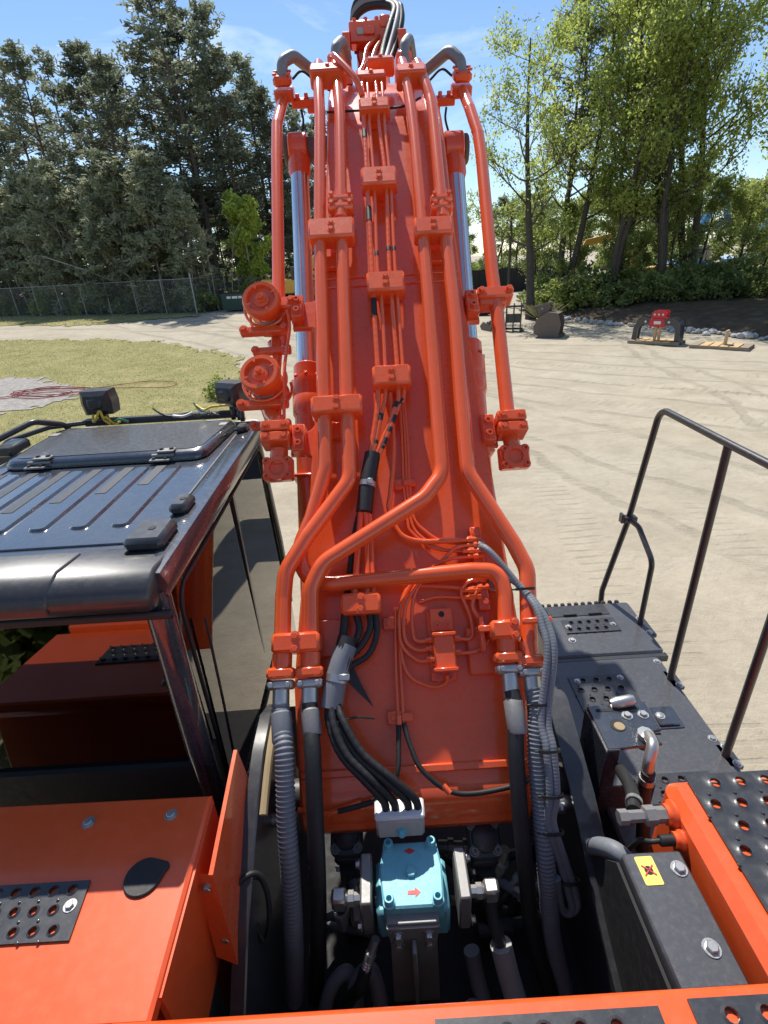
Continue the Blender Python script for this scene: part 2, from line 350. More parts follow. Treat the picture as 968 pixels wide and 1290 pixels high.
# ------------------------------------------------------------------ ground
def ground_material():
    m, t, b = nodes_of('packed_dirt')
    tcn = N(t, 'ShaderNodeTexCoord'); P = tcn.outputs['Object']
    def noise(scale, detail=6.0, rough=0.6, vec=P, dist=0.0):
        n = N(t, 'ShaderNodeTexNoise', Scale=scale, Detail=detail, Roughness=rough, Distortion=dist); t.links.new(vec, n.inputs['Vector']); return n.outputs['Fac']
    def mapped(rz, sx, sy):
        q = N(t, 'ShaderNodeMapping'); q.inputs['Rotation'].default_value = (0, 0, rz); q.inputs['Scale'].default_value = (sx, sy, 1); t.links.new(P, q.inputs['Vector']); return q.outputs[0]
    big, med, fine, grit = noise(0.11), noise(0.75, 8, 0.65), noise(9, 8, 0.7), noise(60, 4, 0.7)
    st1 = noise(1.0, 9, 0.74, mapped(R(8), 0.10, 0.55), 0.8); st2 = noise(1.0, 8, 0.7, mapped(R(-58), 0.12, 0.5), 0.9); blot = noise(2.6, 9, 0.72, P, 0.6)
    c = mixc(t, ramp(t, med, [(0.32, (0,)), (0.70, (1,))]), (0.355, 0.305, 0.222), (0.50, 0.438, 0.33))
    c = mixc(t, math_n(t, 'MULTIPLY', ramp(t, big, [(0.42, (0,)), (0.68, (1,))]), 0.55), c, (0.41, 0.37, 0.295))
    c = mixc(t, math_n(t, 'MULTIPLY', ramp(t, st1, [(0.55, (0,)), (0.72, (1,))]), 0.6), c, (0.275, 0.235, 0.175))
    c = mixc(t, math_n(t, 'MULTIPLY', ramp(t, st2, [(0.55, (0,)), (0.75, (1,))]), 0.45), c, (0.55, 0.49, 0.385))
    c = mixc(t, math_n(t, 'MULTIPLY', ramp(t, fine, [(0.46, (0,)), (0.75, (1,))]), 0.28), c, (0.285, 0.25, 0.195))
    c = mixc(t, math_n(t, 'MULTIPLY', ramp(t, grit, [(0.58, (0,)), (0.75, (1,))]), 0.35), c, (0.60, 0.555, 0.465))
    c = mixc(t, math_n(t, 'MULTIPLY', ramp(t, blot, [(0.50, (0,)), (0.68, (1,))]), 0.42), c, (0.30, 0.265, 0.205))
    vo = N(t, 'ShaderNodeTexVoronoi', Scale=22.0); t.links.new(P, vo.inputs['Vector'])
    peb = math_n(t, 'MULTIPLY', ramp(t, vo.outputs['Distance'], [(0.12, (1,)), (0.26, (0,))]), ramp(t, fine, [(0.5, (0,)), (0.62, (1,))]))
    c = mixc(t, math_n(t, 'MULTIPLY', peb, 0.35), c, (0.62, 0.59, 0.53))
    # crawler cleat prints and wheel ruts
    sep = N(t, 'ShaderNodeSeparateXYZ')
    def lane(rz, v0, half, period, amp):
        s_ = N(t, 'ShaderNodeSeparateXYZ'); t.links.new(mapped(rz, 1, 1), s_.inputs[0])
        wob = math_n(t, 'MULTIPLY', math_n(t, 'SUBTRACT', big, 0.5), 1.6)
        v = math_n(t, 'ABSOLUTE', math_n(t, 'ADD', math_n(t, 'SUBTRACT', s_.outputs['X'], v0), wob))
        mask = N(t, 'ShaderNodeMapRange', interpolation_type='SMOOTHSTEP'); mask.inputs['From Min'].default_value = half; mask.inputs['From Max'].default_value = half * 0.75
        t.links.new(v, mask.inputs['Value'])
        w = math_n(t, 'SINE', math_n(t, 'ADD', math_n(t, 'MULTIPLY', s_.outputs['Y'], 2 * math.pi / period), math_n(t, 'MULTIPLY', med, 5.0)))
        w = ramp(t, w, [(0.45, (0,)), (0.8, (1,))])
        k = math_n(t, 'MULTIPLY', mask.outputs[0], ramp(t, noise(0.6, 4), [(0.42, (0,)), (0.58, (1,))]))
        return math_n(t, 'MULTIPLY', math_n(t, 'MULTIPLY', w, k), amp)
    l1 = lane(R(2), 3.0, 0.40, 0.20, 0.8); l2 = lane(R(4), 4.9, 0.30, 0.20, 0.45); l3 = lane(R(-50), 18.6, 0.32, 0.3, 1.0); l4 = lane(R(-55), 21.6, 0.32, 0.3, 1.0); l5 = lane(R(-44), 15.4, 0.32, 0.25, 0.8)
    lanes = math_n(t, 'ADD', math_n(t, 'ADD', math_n(t, 'ADD', l1, l2), math_n(t, 'ADD', l3, l4)), l5)
    c = mixc(t, math_n(t, 'MULTIPLY', lanes, 0.38), c, (0.26, 0.23, 0.18))
    def rut(rz, v0, half):
        s_ = N(t, 'ShaderNodeSeparateXYZ'); t.links.new(mapped(rz, 1, 1), s_.inputs[0])
        wob = math_n(t, 'ADD', math_n(t, 'MULTIPLY', math_n(t, 'SUBTRACT', big, 0.5), 3.0), math_n(t, 'MULTIPLY', math_n(t, 'SUBTRACT', med, 0.5), 0.35))
        v = math_n(t, 'ABSOLUTE', math_n(t, 'ADD', math_n(t, 'SUBTRACT', s_.outputs['X'], v0), wob))
        mk = N(t, 'ShaderNodeMapRange', interpolation_type='SMOOTHSTEP'); mk.inputs['From Min'].default_value = half; mk.inputs['From Max'].default_value = half * 0.35
        t.links.new(v, mk.inputs['Value'])
        return math_n(t, 'MULTIPLY', mk.outputs[0], ramp(t, st2, [(0.34, (0,)), (0.52, (1,))]))
    ruts = None
    for (rz, v0, hw) in ((-50, 18.4, .30), (-50, 20.0, .26), (-55, 22.4, .34), (-55, 24.3, .3), (-46, 14.6, .3), (-46, 16.5, .28), (-30, 9.5, .3), (-30, 11.4, .3), (12, 6.5, .35), (8, 9.0, .3), (-70, 27.5, .4), (-70, 30.5, .4), (-18, 6.8, .28)):
        r_ = rut(R(rz), v0, hw * 0.62); ruts = r_ if ruts is None else math_n(t, 'MAXIMUM', ruts, r_)
    c = mixc(t, math_n(t, 'MULTIPLY', ruts, 0.36), c, (0.225, 0.195, 0.148))
    t.links.new(c, b.inputs['Base Color']); b.inputs['Roughness'].default_value = 0.92; b.inputs['Specular IOR Level'].default_value = 0.2
    h = math_n(t, 'ADD', math_n(t, 'MULTIPLY', med, 1.2), math_n(t, 'ADD', math_n(t, 'MULTIPLY', fine, 0.35), math_n(t, 'MULTIPLY', grit, 0.10)))
    h = math_n(t, 'ADD', h, math_n(t, 'MULTIPLY', st1, 0.5)); h = math_n(t, 'ADD', h, math_n(t, 'ADD', math_n(t, 'MULTIPLY', blot, 0.8), math_n(t, 'MULTIPLY', peb, 0.15))); h = math_n(t, 'SUBTRACT', h, math_n(t, 'ADD', math_n(t, 'MULTIPLY', lanes, 0.35), math_n(t, 'MULTIPLY', ruts, 0.9)))
    bb = N(t, 'ShaderNodeBump', Strength=0.7, Distance=0.05); t.links.new(h, bb.inputs['Height']); t.links.new(bb.outputs[0], b.inputs['Normal'])
    return m
def sheet_material(name, stops, scale, bump, rough=0.95, fine=30.0):
    m, t, b = nodes_of(name); tcn = N(t, 'ShaderNodeTexCoord')
    n1 = N(t, 'ShaderNodeTexNoise', Scale=scale, Detail=8.0, Roughness=0.7); t.links.new(tcn.outputs['Object'], n1.inputs['Vector'])
    n2 = N(t, 'ShaderNodeTexNoise', Scale=fine, Detail=5.0, Roughness=0.8); t.links.new(tcn.outputs['Object'], n2.inputs['Vector'])
    f = math_n(t, 'ADD', math_n(t, 'MULTIPLY', n1.outputs['Fac'], 0.65), math_n(t, 'MULTIPLY', n2.outputs['Fac'], 0.35))
    t.links.new(ramp(t, f, stops), b.inputs['Base Color']); b.inputs['Roughness'].default_value = rough; b.inputs['Specular IOR Level'].default_value = 0.15
    bb = N(t, 'ShaderNodeBump', Strength=0.8, Distance=bump); t.links.new(f, bb.inputs['Height']); t.links.new(bb.outputs[0], b.inputs['Normal'])
    return m
M['dirt'] = ground_material()
M['lawn'] = sheet_material('thin_lawn', [(0.34, (0.20, 0.185, 0.068)), (0.5, (0.28, 0.255, 0.105)), (0.68, (0.40, 0.34, 0.185))], 1.2, 0.03, fine=60)
M['grass_blade'] = leafmat('grass_blades', (0.20, 0.225, 0.085), (0.36, 0.36, 0.17), 0.45)
M['gravel'] = sheet_material('grey_gravel', [(0.36, (0.20, 0.185, 0.165)), (0.55, (0.38, 0.355, 0.325)), (0.70, (0.56, 0.53, 0.49))], 5, 0.06, fine=45)
M['mulch'] = sheet_material('brown_bank_soil', [(0.34, (0.060, 0.043, 0.030)), (0.52, (0.120, 0.088, 0.062)), (0.70, (0.24, 0.19, 0.135))], 1.4, 0.12)
M['stone'] = sheet_material('pale_riprap', [(0.35, (0.30, 0.29, 0.28)), (0.65, (0.60, 0.59, 0.57))], 4, 0.05)

def axis(dense0, dense1, step, lo, hi):
    a = list(np.arange(dense0, dense1 + 1e-6, step)); d = step; x = a[-1]
    while x < hi: d *= 1.22; x = x + d; a.append(min(x, hi))
    d = step; x = a[0]; pre = []
    while x > lo: d *= 1.22; x = x - d; pre.append(max(x, lo))
    return list(reversed(pre)) + a
gx = axis(-14, 22, 0.16, -900, 900); gy = axis(-3, 46, 0.16, -300, 1600)
vs_ = []
for y in gy:
    for x in gx:
        z = ground_z(x, y)
        if -16 < x < 26 and -4 < y < 50 and (x > 1.0 or y > 4):
            z += 0.035 * (mnoise.noise((x * 0.35, y * 0.5, 1.3))) + 0.018 * mnoise.noise((x * 1.3 + 4, y * 1.1, 0.2)) - 0.02
        vs_.append((x, y, z))
nx = len(gx); fs_ = [(j * nx + i, j * nx + i + 1, (j + 1) * nx + i + 1, (j + 1) * nx + i) for j in range(len(gy) - 1) for i in range(nx - 1)]
me = bpy.data.meshes.new('ground'); me.from_pydata(vs_, [], fs_); me.materials.append(M['dirt']); me.shade_smooth()
tag(link('ground', me), kind='structure')

def inside(p, poly):
    x, y = p; c = False; n = len(poly)
    for i in range(n):
        x1, y1 = poly[i]; x2, y2 = poly[(i + 1) % n]
        if (y1 > y) != (y2 > y) and x < (x2 - x1) * (y - y1) / (y2 - y1) + x1: c = not c
    return c
def patch(name, poly, mat, lift, step=0.5, ragged=0.5, hfun=None):
    """a sheet that follows the ground inside an outline, with a ragged edge"""
    xs = [p[0] for p in poly]; ys = [p[1] for p in poly]; x0, y0 = min(xs), min(ys); g = G(); idx = {}
    nx_, ny_ = int((max(xs) - x0) / step) + 1, int((max(ys) - y0) / step) + 1
    def vid(i, j):
        if (i, j) not in idx:
            x, y = x0 + i * step, y0 + j * step; idx[i, j] = len(g.v); g.v.append((x, y, (hfun(x, y) if hfun else ground_z(x, y)) + lift))
        return idx[i, j]
    for i in range(nx_):
        for j in range(ny_):
            cx, cy = x0 + (i + 0.5) * step, y0 + (j + 0.5) * step
            wx = cx + ragged * (mnoise.noise((cx * .7, cy * .7, 7.7)) * 2 + mnoise.noise((cx * 3.3, cy * 3.3, 1.7)) * 1.6 + mnoise.noise((cx * 9, cy * 9, 4.7)) * 1.0); wy = cy + ragged * (mnoise.noise((cx * .7, cy * .7, 2.2)) * 2 + mnoise.noise((cx * 3.3, cy * 3.3, 8.2)) * 1.6 + mnoise.noise((cx * 9, cy * 9, 3.3)))
            if inside((wx, wy), poly): g.f.append((vid(i, j), vid(i + 1, j), vid(i + 1, j + 1), vid(i, j + 1)))
    me = bpy.data.meshes.new(name); me.from_pydata(g.v, [], g.f); me.materials.append(M[mat]); me.shade_smooth()
    return link(name, me)
LAWN = [(-60, 40), (-23, 33.9), (-17.5, 32.6), (-13.6, 31.2), (-10.3, 29.2), (-7.6, 26.8), (-6.2, 24.4), (-5.0, 20.1), (-4.3, 16.1), (-3.8, 13.2), (-4.2, 8), (-9, 4), (-30, 2), (-60, 10)]
tag(patch('lawn', LAWN, 'lawn', 0.028, 0.14, 0.35), kind='structure')
VERGE = [(-70, 62), (-33, 51), (-13, 40.6), (-12.5, 39.4), (-19.5, 37.8), (-27.5, 41.0), (-70, 58)]
tag(patch('grass_verge', VERGE, 'lawn', 0.028, 0.35, 0.3), kind='structure')
GRAVEL = [(-40, 27), (-17.2, 24.4), (-15.9, 24.5), (-14.4, 23.3), (-12.5, 22.2), (-11.5, 21.3), (-11.6, 20.1), (-12.3, 19.0), (-13.5, 18.4), (-24, 16), (-40, 16)]
tag(patch('gravel_bed', GRAVEL, 'gravel', 0.05, 0.25, 0.3), kind='structure')
FOREST_FLOOR = [(-90, 66), (-33, 52.2), (-13, 42), (-10, 46), (-2, 50), (4, 60), (0, 110), (-90, 110)]
tag(patch('forest_floor', FOREST_FLOOR, 'mulch', 0.03, 1.0, 0.5), kind='structure')
# low soil bank behind the riprap
RL = [(11.6, 39.5), (13.2, 34.8), (15.0, 30.8), (17.85, 24.0), (21.0, 16.5), (26, 5)]
def line_dist(x, y):
    best = 1e9; sgn = 1
    for (a, b), (c, d) in zip(RL, RL[1:]):
        ux, uy = c - a, d - b; L2 = ux * ux + uy * uy; k = max(0, min(1, ((x - a) * ux + (y - b) * uy) / L2))
        qx, qy = a + k * ux, b + k * uy; dd = math.hypot(x - qx, y - qy)
        if dd < best: best = dd; sgn = 1 if (ux * (y - b) - uy * (x - a)) > 0 else -1
    return best * sgn
def bank_z(x, y):
    d = line_dist(x, y)
    return ground_z(x, y) - 0.06 + (0.55 * sstep(d / 2.2) + 0.35 * sstep((d - 2) / 5)) + 0.10 * mnoise.noise((x * 0.8, y * 0.8, 3.1)) * sstep(d / 1.5)
BANK = [(11.2, 42), (11.9, 39.6), (13.5, 34.8), (15.3, 30.9), (18.1, 24.2), (21.3, 16.7), (26.3, 5), (60, 5), (60, 60), (24, 58), (14, 52)]
tag(patch('soil_bank', BANK, 'mulch', 0.0, 0.4, 0.2, bank_z), kind='structure')

# grass blades on the lawn and the verge: one mass
def blades(name, poly, count, seed, hmin, hmax):
    rng = np.random.default_rng(seed); xs = [p[0] for p in poly]; ys = [p[1] for p in poly]; g = G(); k = 0
    x0, x1, y0, y1 = max(min(xs), -34), max(xs), max(min(ys), 9), max(ys)
    while k < count:
        x, y = rng.uniform(x0, x1), rng.uniform(y0, y1); k += 1
        if not inside((x, y), poly) or inside((x, y), GRAVEL): continue
        if mnoise.noise((x * 0.6, y * 0.6, 5)) < -0.25 and rng.random() < 0.5: continue
        z = ground_z(x, y) + 0.025; a = rng.uniform(0, 6.28); h = rng.uniform(hmin, hmax); w = 0.016; dx, dy = math.cos(a) * w, math.sin(a) * w; lx, ly = rng.normal(0, 0.05, 2)
        o = len(g.v); g.v += [(x - dx, y - dy, z), (x + dx, y + dy, z), (x + lx, y + ly, z + h)]; g.f.append((o, o + 1, o + 2))
    me = bpy.data.meshes.new(name); me.from_pydata(g.v, [], g.f); me.materials.append(M['grass_blade'])
    return link(name, me)
tag(blades('grass', LAWN, 120000, 3, 0.015, 0.05), 'short yellow green grass growing over the lawn', 'grass', kind='stuff')
tag(blades('verge_grass', VERGE, 9000, 4, 0.06, 0.2), 'taller grass along the foot of the chain-link fence', 'grass', kind='stuff')

# ------------------------------------------------------------------ trees
def quads_mesh(name, C, U, V, mat):
    n = len(C); co = np.empty((n, 4, 3)); co[:, 0] = C - U - V; co[:, 1] = C + U - V; co[:, 2] = C + U + V; co[:, 3] = C - U + V
    me = bpy.data.meshes.new(name); me.vertices.add(n * 4); me.vertices.foreach_set('co', co.reshape(-1).astype(np.float32))
    me.loops.add(n * 4); me.loops.foreach_set('vertex_index', np.arange(n * 4, dtype=np.int32)); me.polygons.add(n)
    me.polygons.foreach_set('loop_start', np.arange(0, n * 4, 4, dtype=np.int32)); me.polygons.foreach_set('loop_total', np.full(n, 4, dtype=np.int32))
    me.materials.append(M[mat]); me.update(); me.validate(); return me
def unit(a): return a / np.maximum(1e-6, np.linalg.norm(a, axis=1, keepdims=True))
def leaf_cloud(rng, centers, radii, per, size, droop=0.0, flat=0.8, aspect=0.55):
    C = np.repeat(centers, per, 0); rr = np.repeat(radii, per)[:, None]
    off = unit(rng.normal(size=C.shape)) * (rng.random((len(C), 1)) ** 0.5) * rr; off[:, 2] *= flat
    P = C + off; P[:, 2] -= droop * np.hypot(off[:, 0], off[:, 1])
    U = unit(rng.normal(size=C.shape)); W = unit(np.cross(U, rng.normal(size=C.shape)))
    s = size * rng.uniform(0.6, 1.3, (len(C), 1))
    return P, U * s, W * s * aspect
def broadleaf(name, seed, h, spread, bark, leaf, base=0.3, stems=1, leaf_size=0.13, per=26, lean=0.0, clump=0.62, density=1.0, keepf=0.9):
    rnd = random.Random(seed); rng = np.random.default_rng(seed); g = G(); tips = []
    def branch(p, d, L, r, lev):
        n = 5; pts = [p]; q = p.copy(); dd = d.copy()
        for i in range(n):
            dd = (dd + Vector((rnd.gauss(0, .14), rnd.gauss(0, .14), rnd.gauss(.06, .08)))).normalized(); q = q + dd * (L / n); pts.append(q.copy())
            if lev >= 2 and i >= 1: tips.append((q.copy(), 0.75))
            if lev == 1 and i >= 3: tips.append((q.copy(), 0.9))
        g.tube(pts, lambda i: r * (1 - 0.75 * i / n) + 0.006, 6 if lev else 9, cap=False)
        if lev < 3:
            k = (rnd.randint(3, 4) if lev == 0 else rnd.randint(2, 4)) if lev < 2 else rnd.randint(2, 3)
            for c in range(k):
                j = rnd.randint(2, n) if lev else rnd.randint(2, n); a = rnd.uniform(0, 6.28); side = Vector((math.cos(a), math.sin(a), rnd.uniform(0.2, 0.9))).normalized()
                nd = (dd * 0.75 + side * rnd.uniform(0.6, 1.0)).normalized(); branch(pts[j], nd, L * rnd.uniform(0.5, 0.72), r * 0.5, lev + 1)
        tips.append((q.copy(), 1.0))
    for s in range(stems):
        a = rnd.uniform(0, 6.28); d = Vector((lean + 0.16 * math.cos(a) * (stems > 1), 0.16 * math.sin(a) * (stems > 1), 1)).normalized(); p = Vector((0.25 * math.cos(a) * (stems > 1), 0.25 * math.sin(a) * (stems > 1), -0.1))
        r0 = 0.017 * h / (stems ** 0.4); n = 10; pts = [p]; q = p.copy()
        for i in range(n):
            d = (d + Vector((rnd.gauss(0, .05), rnd.gauss(0, .05), .03))).normalized(); q = q + d * (h * 0.9 / n); pts.append(q.copy())
        g.tube(pts, lambda i: r0 * (1 - 0.86 * i / n) * (1.35 if i == 0 else 1), 9, cap=False)
        nb = int(15 * density)
        for b in range(nb):
            f = base + (0.97 - base) * (b + rnd.random()) / nb; k = min(n - 1, int(f * n)); pp = pts[k].lerp(pts[k + 1], f * n - k); a = b * 2.4 + rnd.uniform(-.5, .5)
            reach = spread * (0.55 + 0.6 * math.sin(math.pi * min(1, (f - base) / (1.02 - base) * 0.9 + 0.12))) * rnd.uniform(0.7, 1.1)
            dd = Vector((math.cos(a), math.sin(a), rnd.uniform(0.25, 0.8))).normalized(); branch(pp, dd, reach * 0.62, r0 * 0.34 * (1.1 - f), 1)
        tips.append((pts[-1], 1.0))
    T = np.array([[*t[0]] for t in tips]); W = np.array([t[1] for t in tips]) * clump * rng.uniform(0.6, 1.25, len(tips))
    keep = rng.random(len(T)) < keepf; P, U, V = leaf_cloud(rng, T[keep], W[keep], per, leaf_size, 0.25)
    return mesh(name + '_trunk', g, bark, 60, False), quads_mesh(name + '_crown', P, U, V, leaf)
def pine(name, seed, h, spread, leaf, base=0.28, per=16, tuft=0.17, whorls=20, gap=0.25):
    rnd = random.Random(seed); rng = np.random.default_rng(seed); g = G(); r0 = 0.012 * h; n = 9; p = Vector((0, 0, -0.1)); pts = [p.copy()]; d = Vector((0, 0, 1))
    for i in range(n):
        d = (d + Vector((rnd.gauss(0, .025), rnd.gauss(0, .025), 0.05))).normalized(); p = p + d * (h / n); pts.append(p.copy())
    g.tube(pts, lambda i: r0 * (1 - 0.88 * i / n), 8, cap=False); tips = []; rad = []
    for w in range(whorls):
        f = base + (1 - base) * (w + rnd.random() * 0.8) / whorls; k = min(n - 1, int(f * n)); pp = pts[k].lerp(pts[k + 1], min(1, f * n - k))
        u = (f - base) / (1 - base); reach = spread * (0.35 + 0.75 * math.sin(math.pi * min(1, 0.22 + 0.74 * u))) * (1 - 0.45 * u)
        for b in range(rnd.randint(3, 5)):
            if rnd.random() < gap: continue
            a = rnd.uniform(0, 6.28); L = reach * rnd.uniform(0.55, 1.15); upz = 0.15 + 0.55 * u
            e = [pp + Vector((math.cos(a), math.sin(a), 0)) * L * q + Vector((0, 0, L * (upz * q - 0.25 * q * q * (1 - u)))) for q in (0, .35, .7, 1)]
            g.tube(e, lambda i: r0 * 0.24 * (1 - 0.8 * i / 3) * (1.2 - u) + 0.008, 5, cap=False)
            for q in range(6):
                t_ = 0.35 + 0.65 * rnd.random(); k2 = min(2, int(t_ * 3)); c = e[k2].lerp(e[k2 + 1], min(1, t_ * 3 - k2)) + Vector((rnd.gauss(0, .25), rnd.gauss(0, .25), rnd.gauss(0, .14))) * (0.25 + 0.35 * L)
                tips.append(tuple(c)); rad.append(rnd.uniform(0.28, 0.55))
    for q in range(4): tips.append(tuple(pts[-1] + Vector((rnd.gauss(0, .2), rnd.gauss(0, .2), rnd.uniform(-.5, .2))))); rad.append(0.35)
    P, U, V = leaf_cloud(rng, np.array(tips), np.array(rad), per, tuft, 0.0, 0.75, 0.30)
    U[:, 2] = U[:, 2] * 0.6 + np.abs(U[:, 2]) * 0.4
    return mesh(name + '_trunk', g, 'bark_pine', 60, False), quads_mesh(name + '_crown', P, U, V, leaf)
def bush(name, seed, rx, h, leaf, per=26, size=0.10, count=46):
    rnd = random.Random(seed); rng = np.random.default_rng(seed); g = G(); T = []; W = []
    for s in range(count):
        a = rnd.uniform(0, 6.28); q = rnd.random() ** 0.6; tz = h * rnd.uniform(0.15, 1.0) * (1 - 0.45 * q * q); tip = Vector((math.cos(a) * rx * q, math.sin(a) * rx * q, tz))
        if s % 3 == 0: g.tube([Vector((tip.x * 0.15, tip.y * 0.15, -0.05)), tip * 0.55 + Vector((0, 0, 0.1)), tip], lambda i: 0.03 - 0.011 * i, 5, cap=False)
        T.append(tuple(tip)); W.append(rnd.uniform(0.3, 0.6) * min(1, h / 1.5))
    P, U, V = leaf_cloud(rng, np.array(T), np.array(W), per, size, 0.1)
    return mesh(name + '_stem', g, 'bark', 60, False), quads_mesh(name + '_crown', P, U, V, leaf)
def plant(name, meshes, label, cat, loc, rz=0.0, s=(1, 1, 1), group=None, parts=('trunk', 'crown')):
    o = thing(name, label, cat, loc, rz, group); o.scale = s
    link(parts[0], meshes[0], o); link(parts[1], meshes[1], o); return o

rnd = random.Random(11)
pines = [pine('pine', 100 + i, 20, 3.6, 'needle_dark', 0.30 + 0.06 * (i % 3), whorls=24, per=12, gap=0.22 + 0.05 * i) for i in range(4)]
young = [pine('young_pine', 140 + i, 10, 3.0, 'needle_light', 0.06, per=11, tuft=0.17, whorls=20, gap=0.2) for i in range(3)]
olive = [broadleaf('scrub_tree', 160 + i, 9, 2.4, 'bark_pale', 'needle_olive', 0.25, 1, 0.10, 14, 0, 0.55) for i in range(2)]
decid = [broadleaf('spring_tree', 200 + i, 20, 5.2, 'bark', 'leaf_spring', 0.24 + 0.05 * (i % 2), 1 + (i % 3), 0.078, 17, (-0.06, 0.05, 0.0, -0.1)[i], 1.05, keepf=0.42) for i in range(4)]
midtree = [broadleaf('leafy_tree', 230 + i, 11, 3.6, 'bark', 'leaf_mid', 0.12, 1, 0.10, 16, 0, 0.95, keepf=0.5) for i in range(2)]
bright = broadleaf('bright_tree', 260, 8.4, 2.1, 'bark_pale', 'leaf_bright', 0.22, 1, 0.12, 24, 0, 0.55)
bushes = [bush('bush', 300 + i, 1.7, 2.5, ('shrub', 'leaf_mid', 'shrub')[i], count=60) for i in range(3)]

# pines behind the chain-link fence; (x, y, height, variant)
def fence_y(x): return 41.1 + (-12.9 - x) * 0.494
spots = [(-14.0, 53.0, 23.5), (-8.4, 54.5, 15.6), (-11.5, 52.5, 17.8), (-17.5, 54.5, 19.2), (-20.8, 52.5, 17.6), (-24.0, 56, 20.6), (-27.5, 55, 20.4), (-30.5, 58, 19.2), (-33.8, 60, 21.5), (-16.0, 58, 22.0),
         (-22.0, 60, 20.0), (-5.8, 53, 14.2), (-12.6, 57, 21.5), (-9.5, 58, 18.2), (-6.8, 60, 17.4), (-26, 63, 23.0), (-19, 63, 22.5), (-36, 64, 22), (-40, 63, 22), (-31, 66, 23.5), (-15, 66, 20), (-3.4, 56, 13.6), (-1.0, 58, 13.4), (1.8, 62, 13.5), (-44, 68, 23), (-10, 66, 18), (-5, 68, 17), (0, 70, 16), (4.5, 72, 15)]
for i, (x, y, h) in enumerate(spots):
    s = h / 20 * rnd.uniform(0.97, 1.03)
    lab = 'tallest pine with an open forked top rising above the woods' if i == 0 else 'tall dark pine in the woods behind the chain-link fence'
    plant('pine_tree', pines[i % 4], lab, 'pine tree', (x, y, ground_z(x, y)), rnd.uniform(0, 6.28), (s * rnd.uniform(0.95, 1.2), s * rnd.uniform(0.95, 1.2), s), None if i == 0 else 'tall pines behind the fence')
for i in range(30):
    x = -44 + i * 1.06 + rnd.uniform(-0.5, 0.5); y = fence_y(min(x, -13)) + rnd.uniform(1.4, 4.2); h = rnd.uniform(6.8, 11.2)
    plant('young_pine_tree', young[i % 3], 'pale green young pine crowding the back of the chain-link fence', 'pine tree', (x, y, ground_z(x, y)), rnd.uniform(0, 6.28), (h / 10,) * 3, 'young pines behind the fence')
for i in range(4):
    x = -32 + i * 5.5 + rnd.uniform(-1, 1); y = fence_y(min(x, -13)) + rnd.uniform(2.0, 3.2); k = rnd.uniform(0.5, 0.75)
    plant('scrub_tree', olive[i % 2], 'thin olive scrub tree with pale stem close behind the fence', 'tree', (x, y, ground_z(x, y)), rnd.uniform(0, 6.28), (k, k, k), 'scrub trees behind the fence')
plant('bright_tree', bright, 'small bright yellow green leafy tree beside the dark pines at the fence end', 'tree', (-9.5, 46.2, 1.4), 0.4)
for (x, y, h) in ((-14.5, 58, 9), (-12.4, 60, 8), (-10.6, 57, 9.5), (-8.2, 60, 8.5), (-6.0, 57.5, 9), (-4.0, 61, 8), (-1.8, 60, 8.5), (0.6, 64, 8), (3.4, 66, 8)):
    plant('young_pine_tree', young[int(h) % 3], 'young pine filling the gap under the tall pines behind the dumpster', 'pine tree', (x, y, ground_z(x, y)), rnd.uniform(0, 6.28), (h / 10 * 1.2, h / 10 * 1.2, h / 10), 'young pines behind the dumpster')
# bare leaning saplings
sap = []
for i in range(4):
    r_ = random.Random(400 + i); g = G(); q = Vector((0, 0, -0.1)); d = Vector((r_.uniform(-.18, .18), r_.uniform(-.05, .05), 1)).normalized(); pts = [q.copy()]
    for k in range(8): d = (d + Vector((r_.gauss(0, .05), r_.gauss(0, .05), 0.03))).normalized(); q = q + d * 0.95; pts.append(q.copy())
    g.tube(pts, lambda i: 0.055 - 0.0058 * i, 6, cap=False)
    for k in range(9):
        f = r_.randint(3, 7); a = r_.uniform(0, 6.28); e = pts[f] + Vector((math.cos(a), math.sin(a), 1.2)) * r_.uniform(0.4, 1.1); g.tube([pts[f], pts[f].lerp(e, .5) + Vector((0, 0, .05)), e], lambda i: 0.018 - 0.006 * i, 4, cap=False)
    sap.append(mesh('sapling', g, 'bark_pale', 60, False))
for i in range(24):
    x = -36 + i * 1.12 + rnd.uniform(-.5, .5); y = fence_y(min(x, -13)) + rnd.uniform(0.9, 2.2); k = rnd.uniform(0.55, 1.0)
    o = tag(link('bare_sapling', sap[i % 4]), 'slender bare pale sapling leaning behind the chain-link fence', 'sapling', 'bare saplings behind the fence'); o.location = (x, y, ground_z(x, y)); o.rotation_euler = (0, 0, rnd.uniform(0, 6.28)); o.scale = (k, k, k)
for (a, b, lab) in (((-26.5, 47.6, 6.0), (-16.0, 45.5, 2.0), 'long pale fallen trunk slanting down to the right behind the fence'), ((-20.5, 46.8, 5.6), (-12.0, 45.2, 1.6), 'shorter pale fallen trunk slanting behind the fence corner')):
    g = G(); a = Vector(a); b = Vector(b); g.tube([a, a.lerp(b, .35) + Vector((0, .1, .12)), a.lerp(b, .7) + Vector((0, -.05, -.05)), b], lambda i: 0.05 + 0.02 * i, 7); tag(part('fallen_trunk', g, 'bark_pale', smooth=60), lab, 'tree trunk')
for i in range(20):
    x = -40 + i * 1.6 + rnd.uniform(-.5, .5); y = fence_y(min(x, -13)) + rnd.uniform(1.4, 3.4); k = rnd.uniform(0.6, 1.0)
    plant('understory_bush', bushes[i % 3], 'dark low bush under the pines behind the chain-link fence', 'bush', (x, y, ground_z(x, y)), rnd.uniform(0, 6.28), (k, k, k), 'bushes under the pines', ('stem', 'crown'))

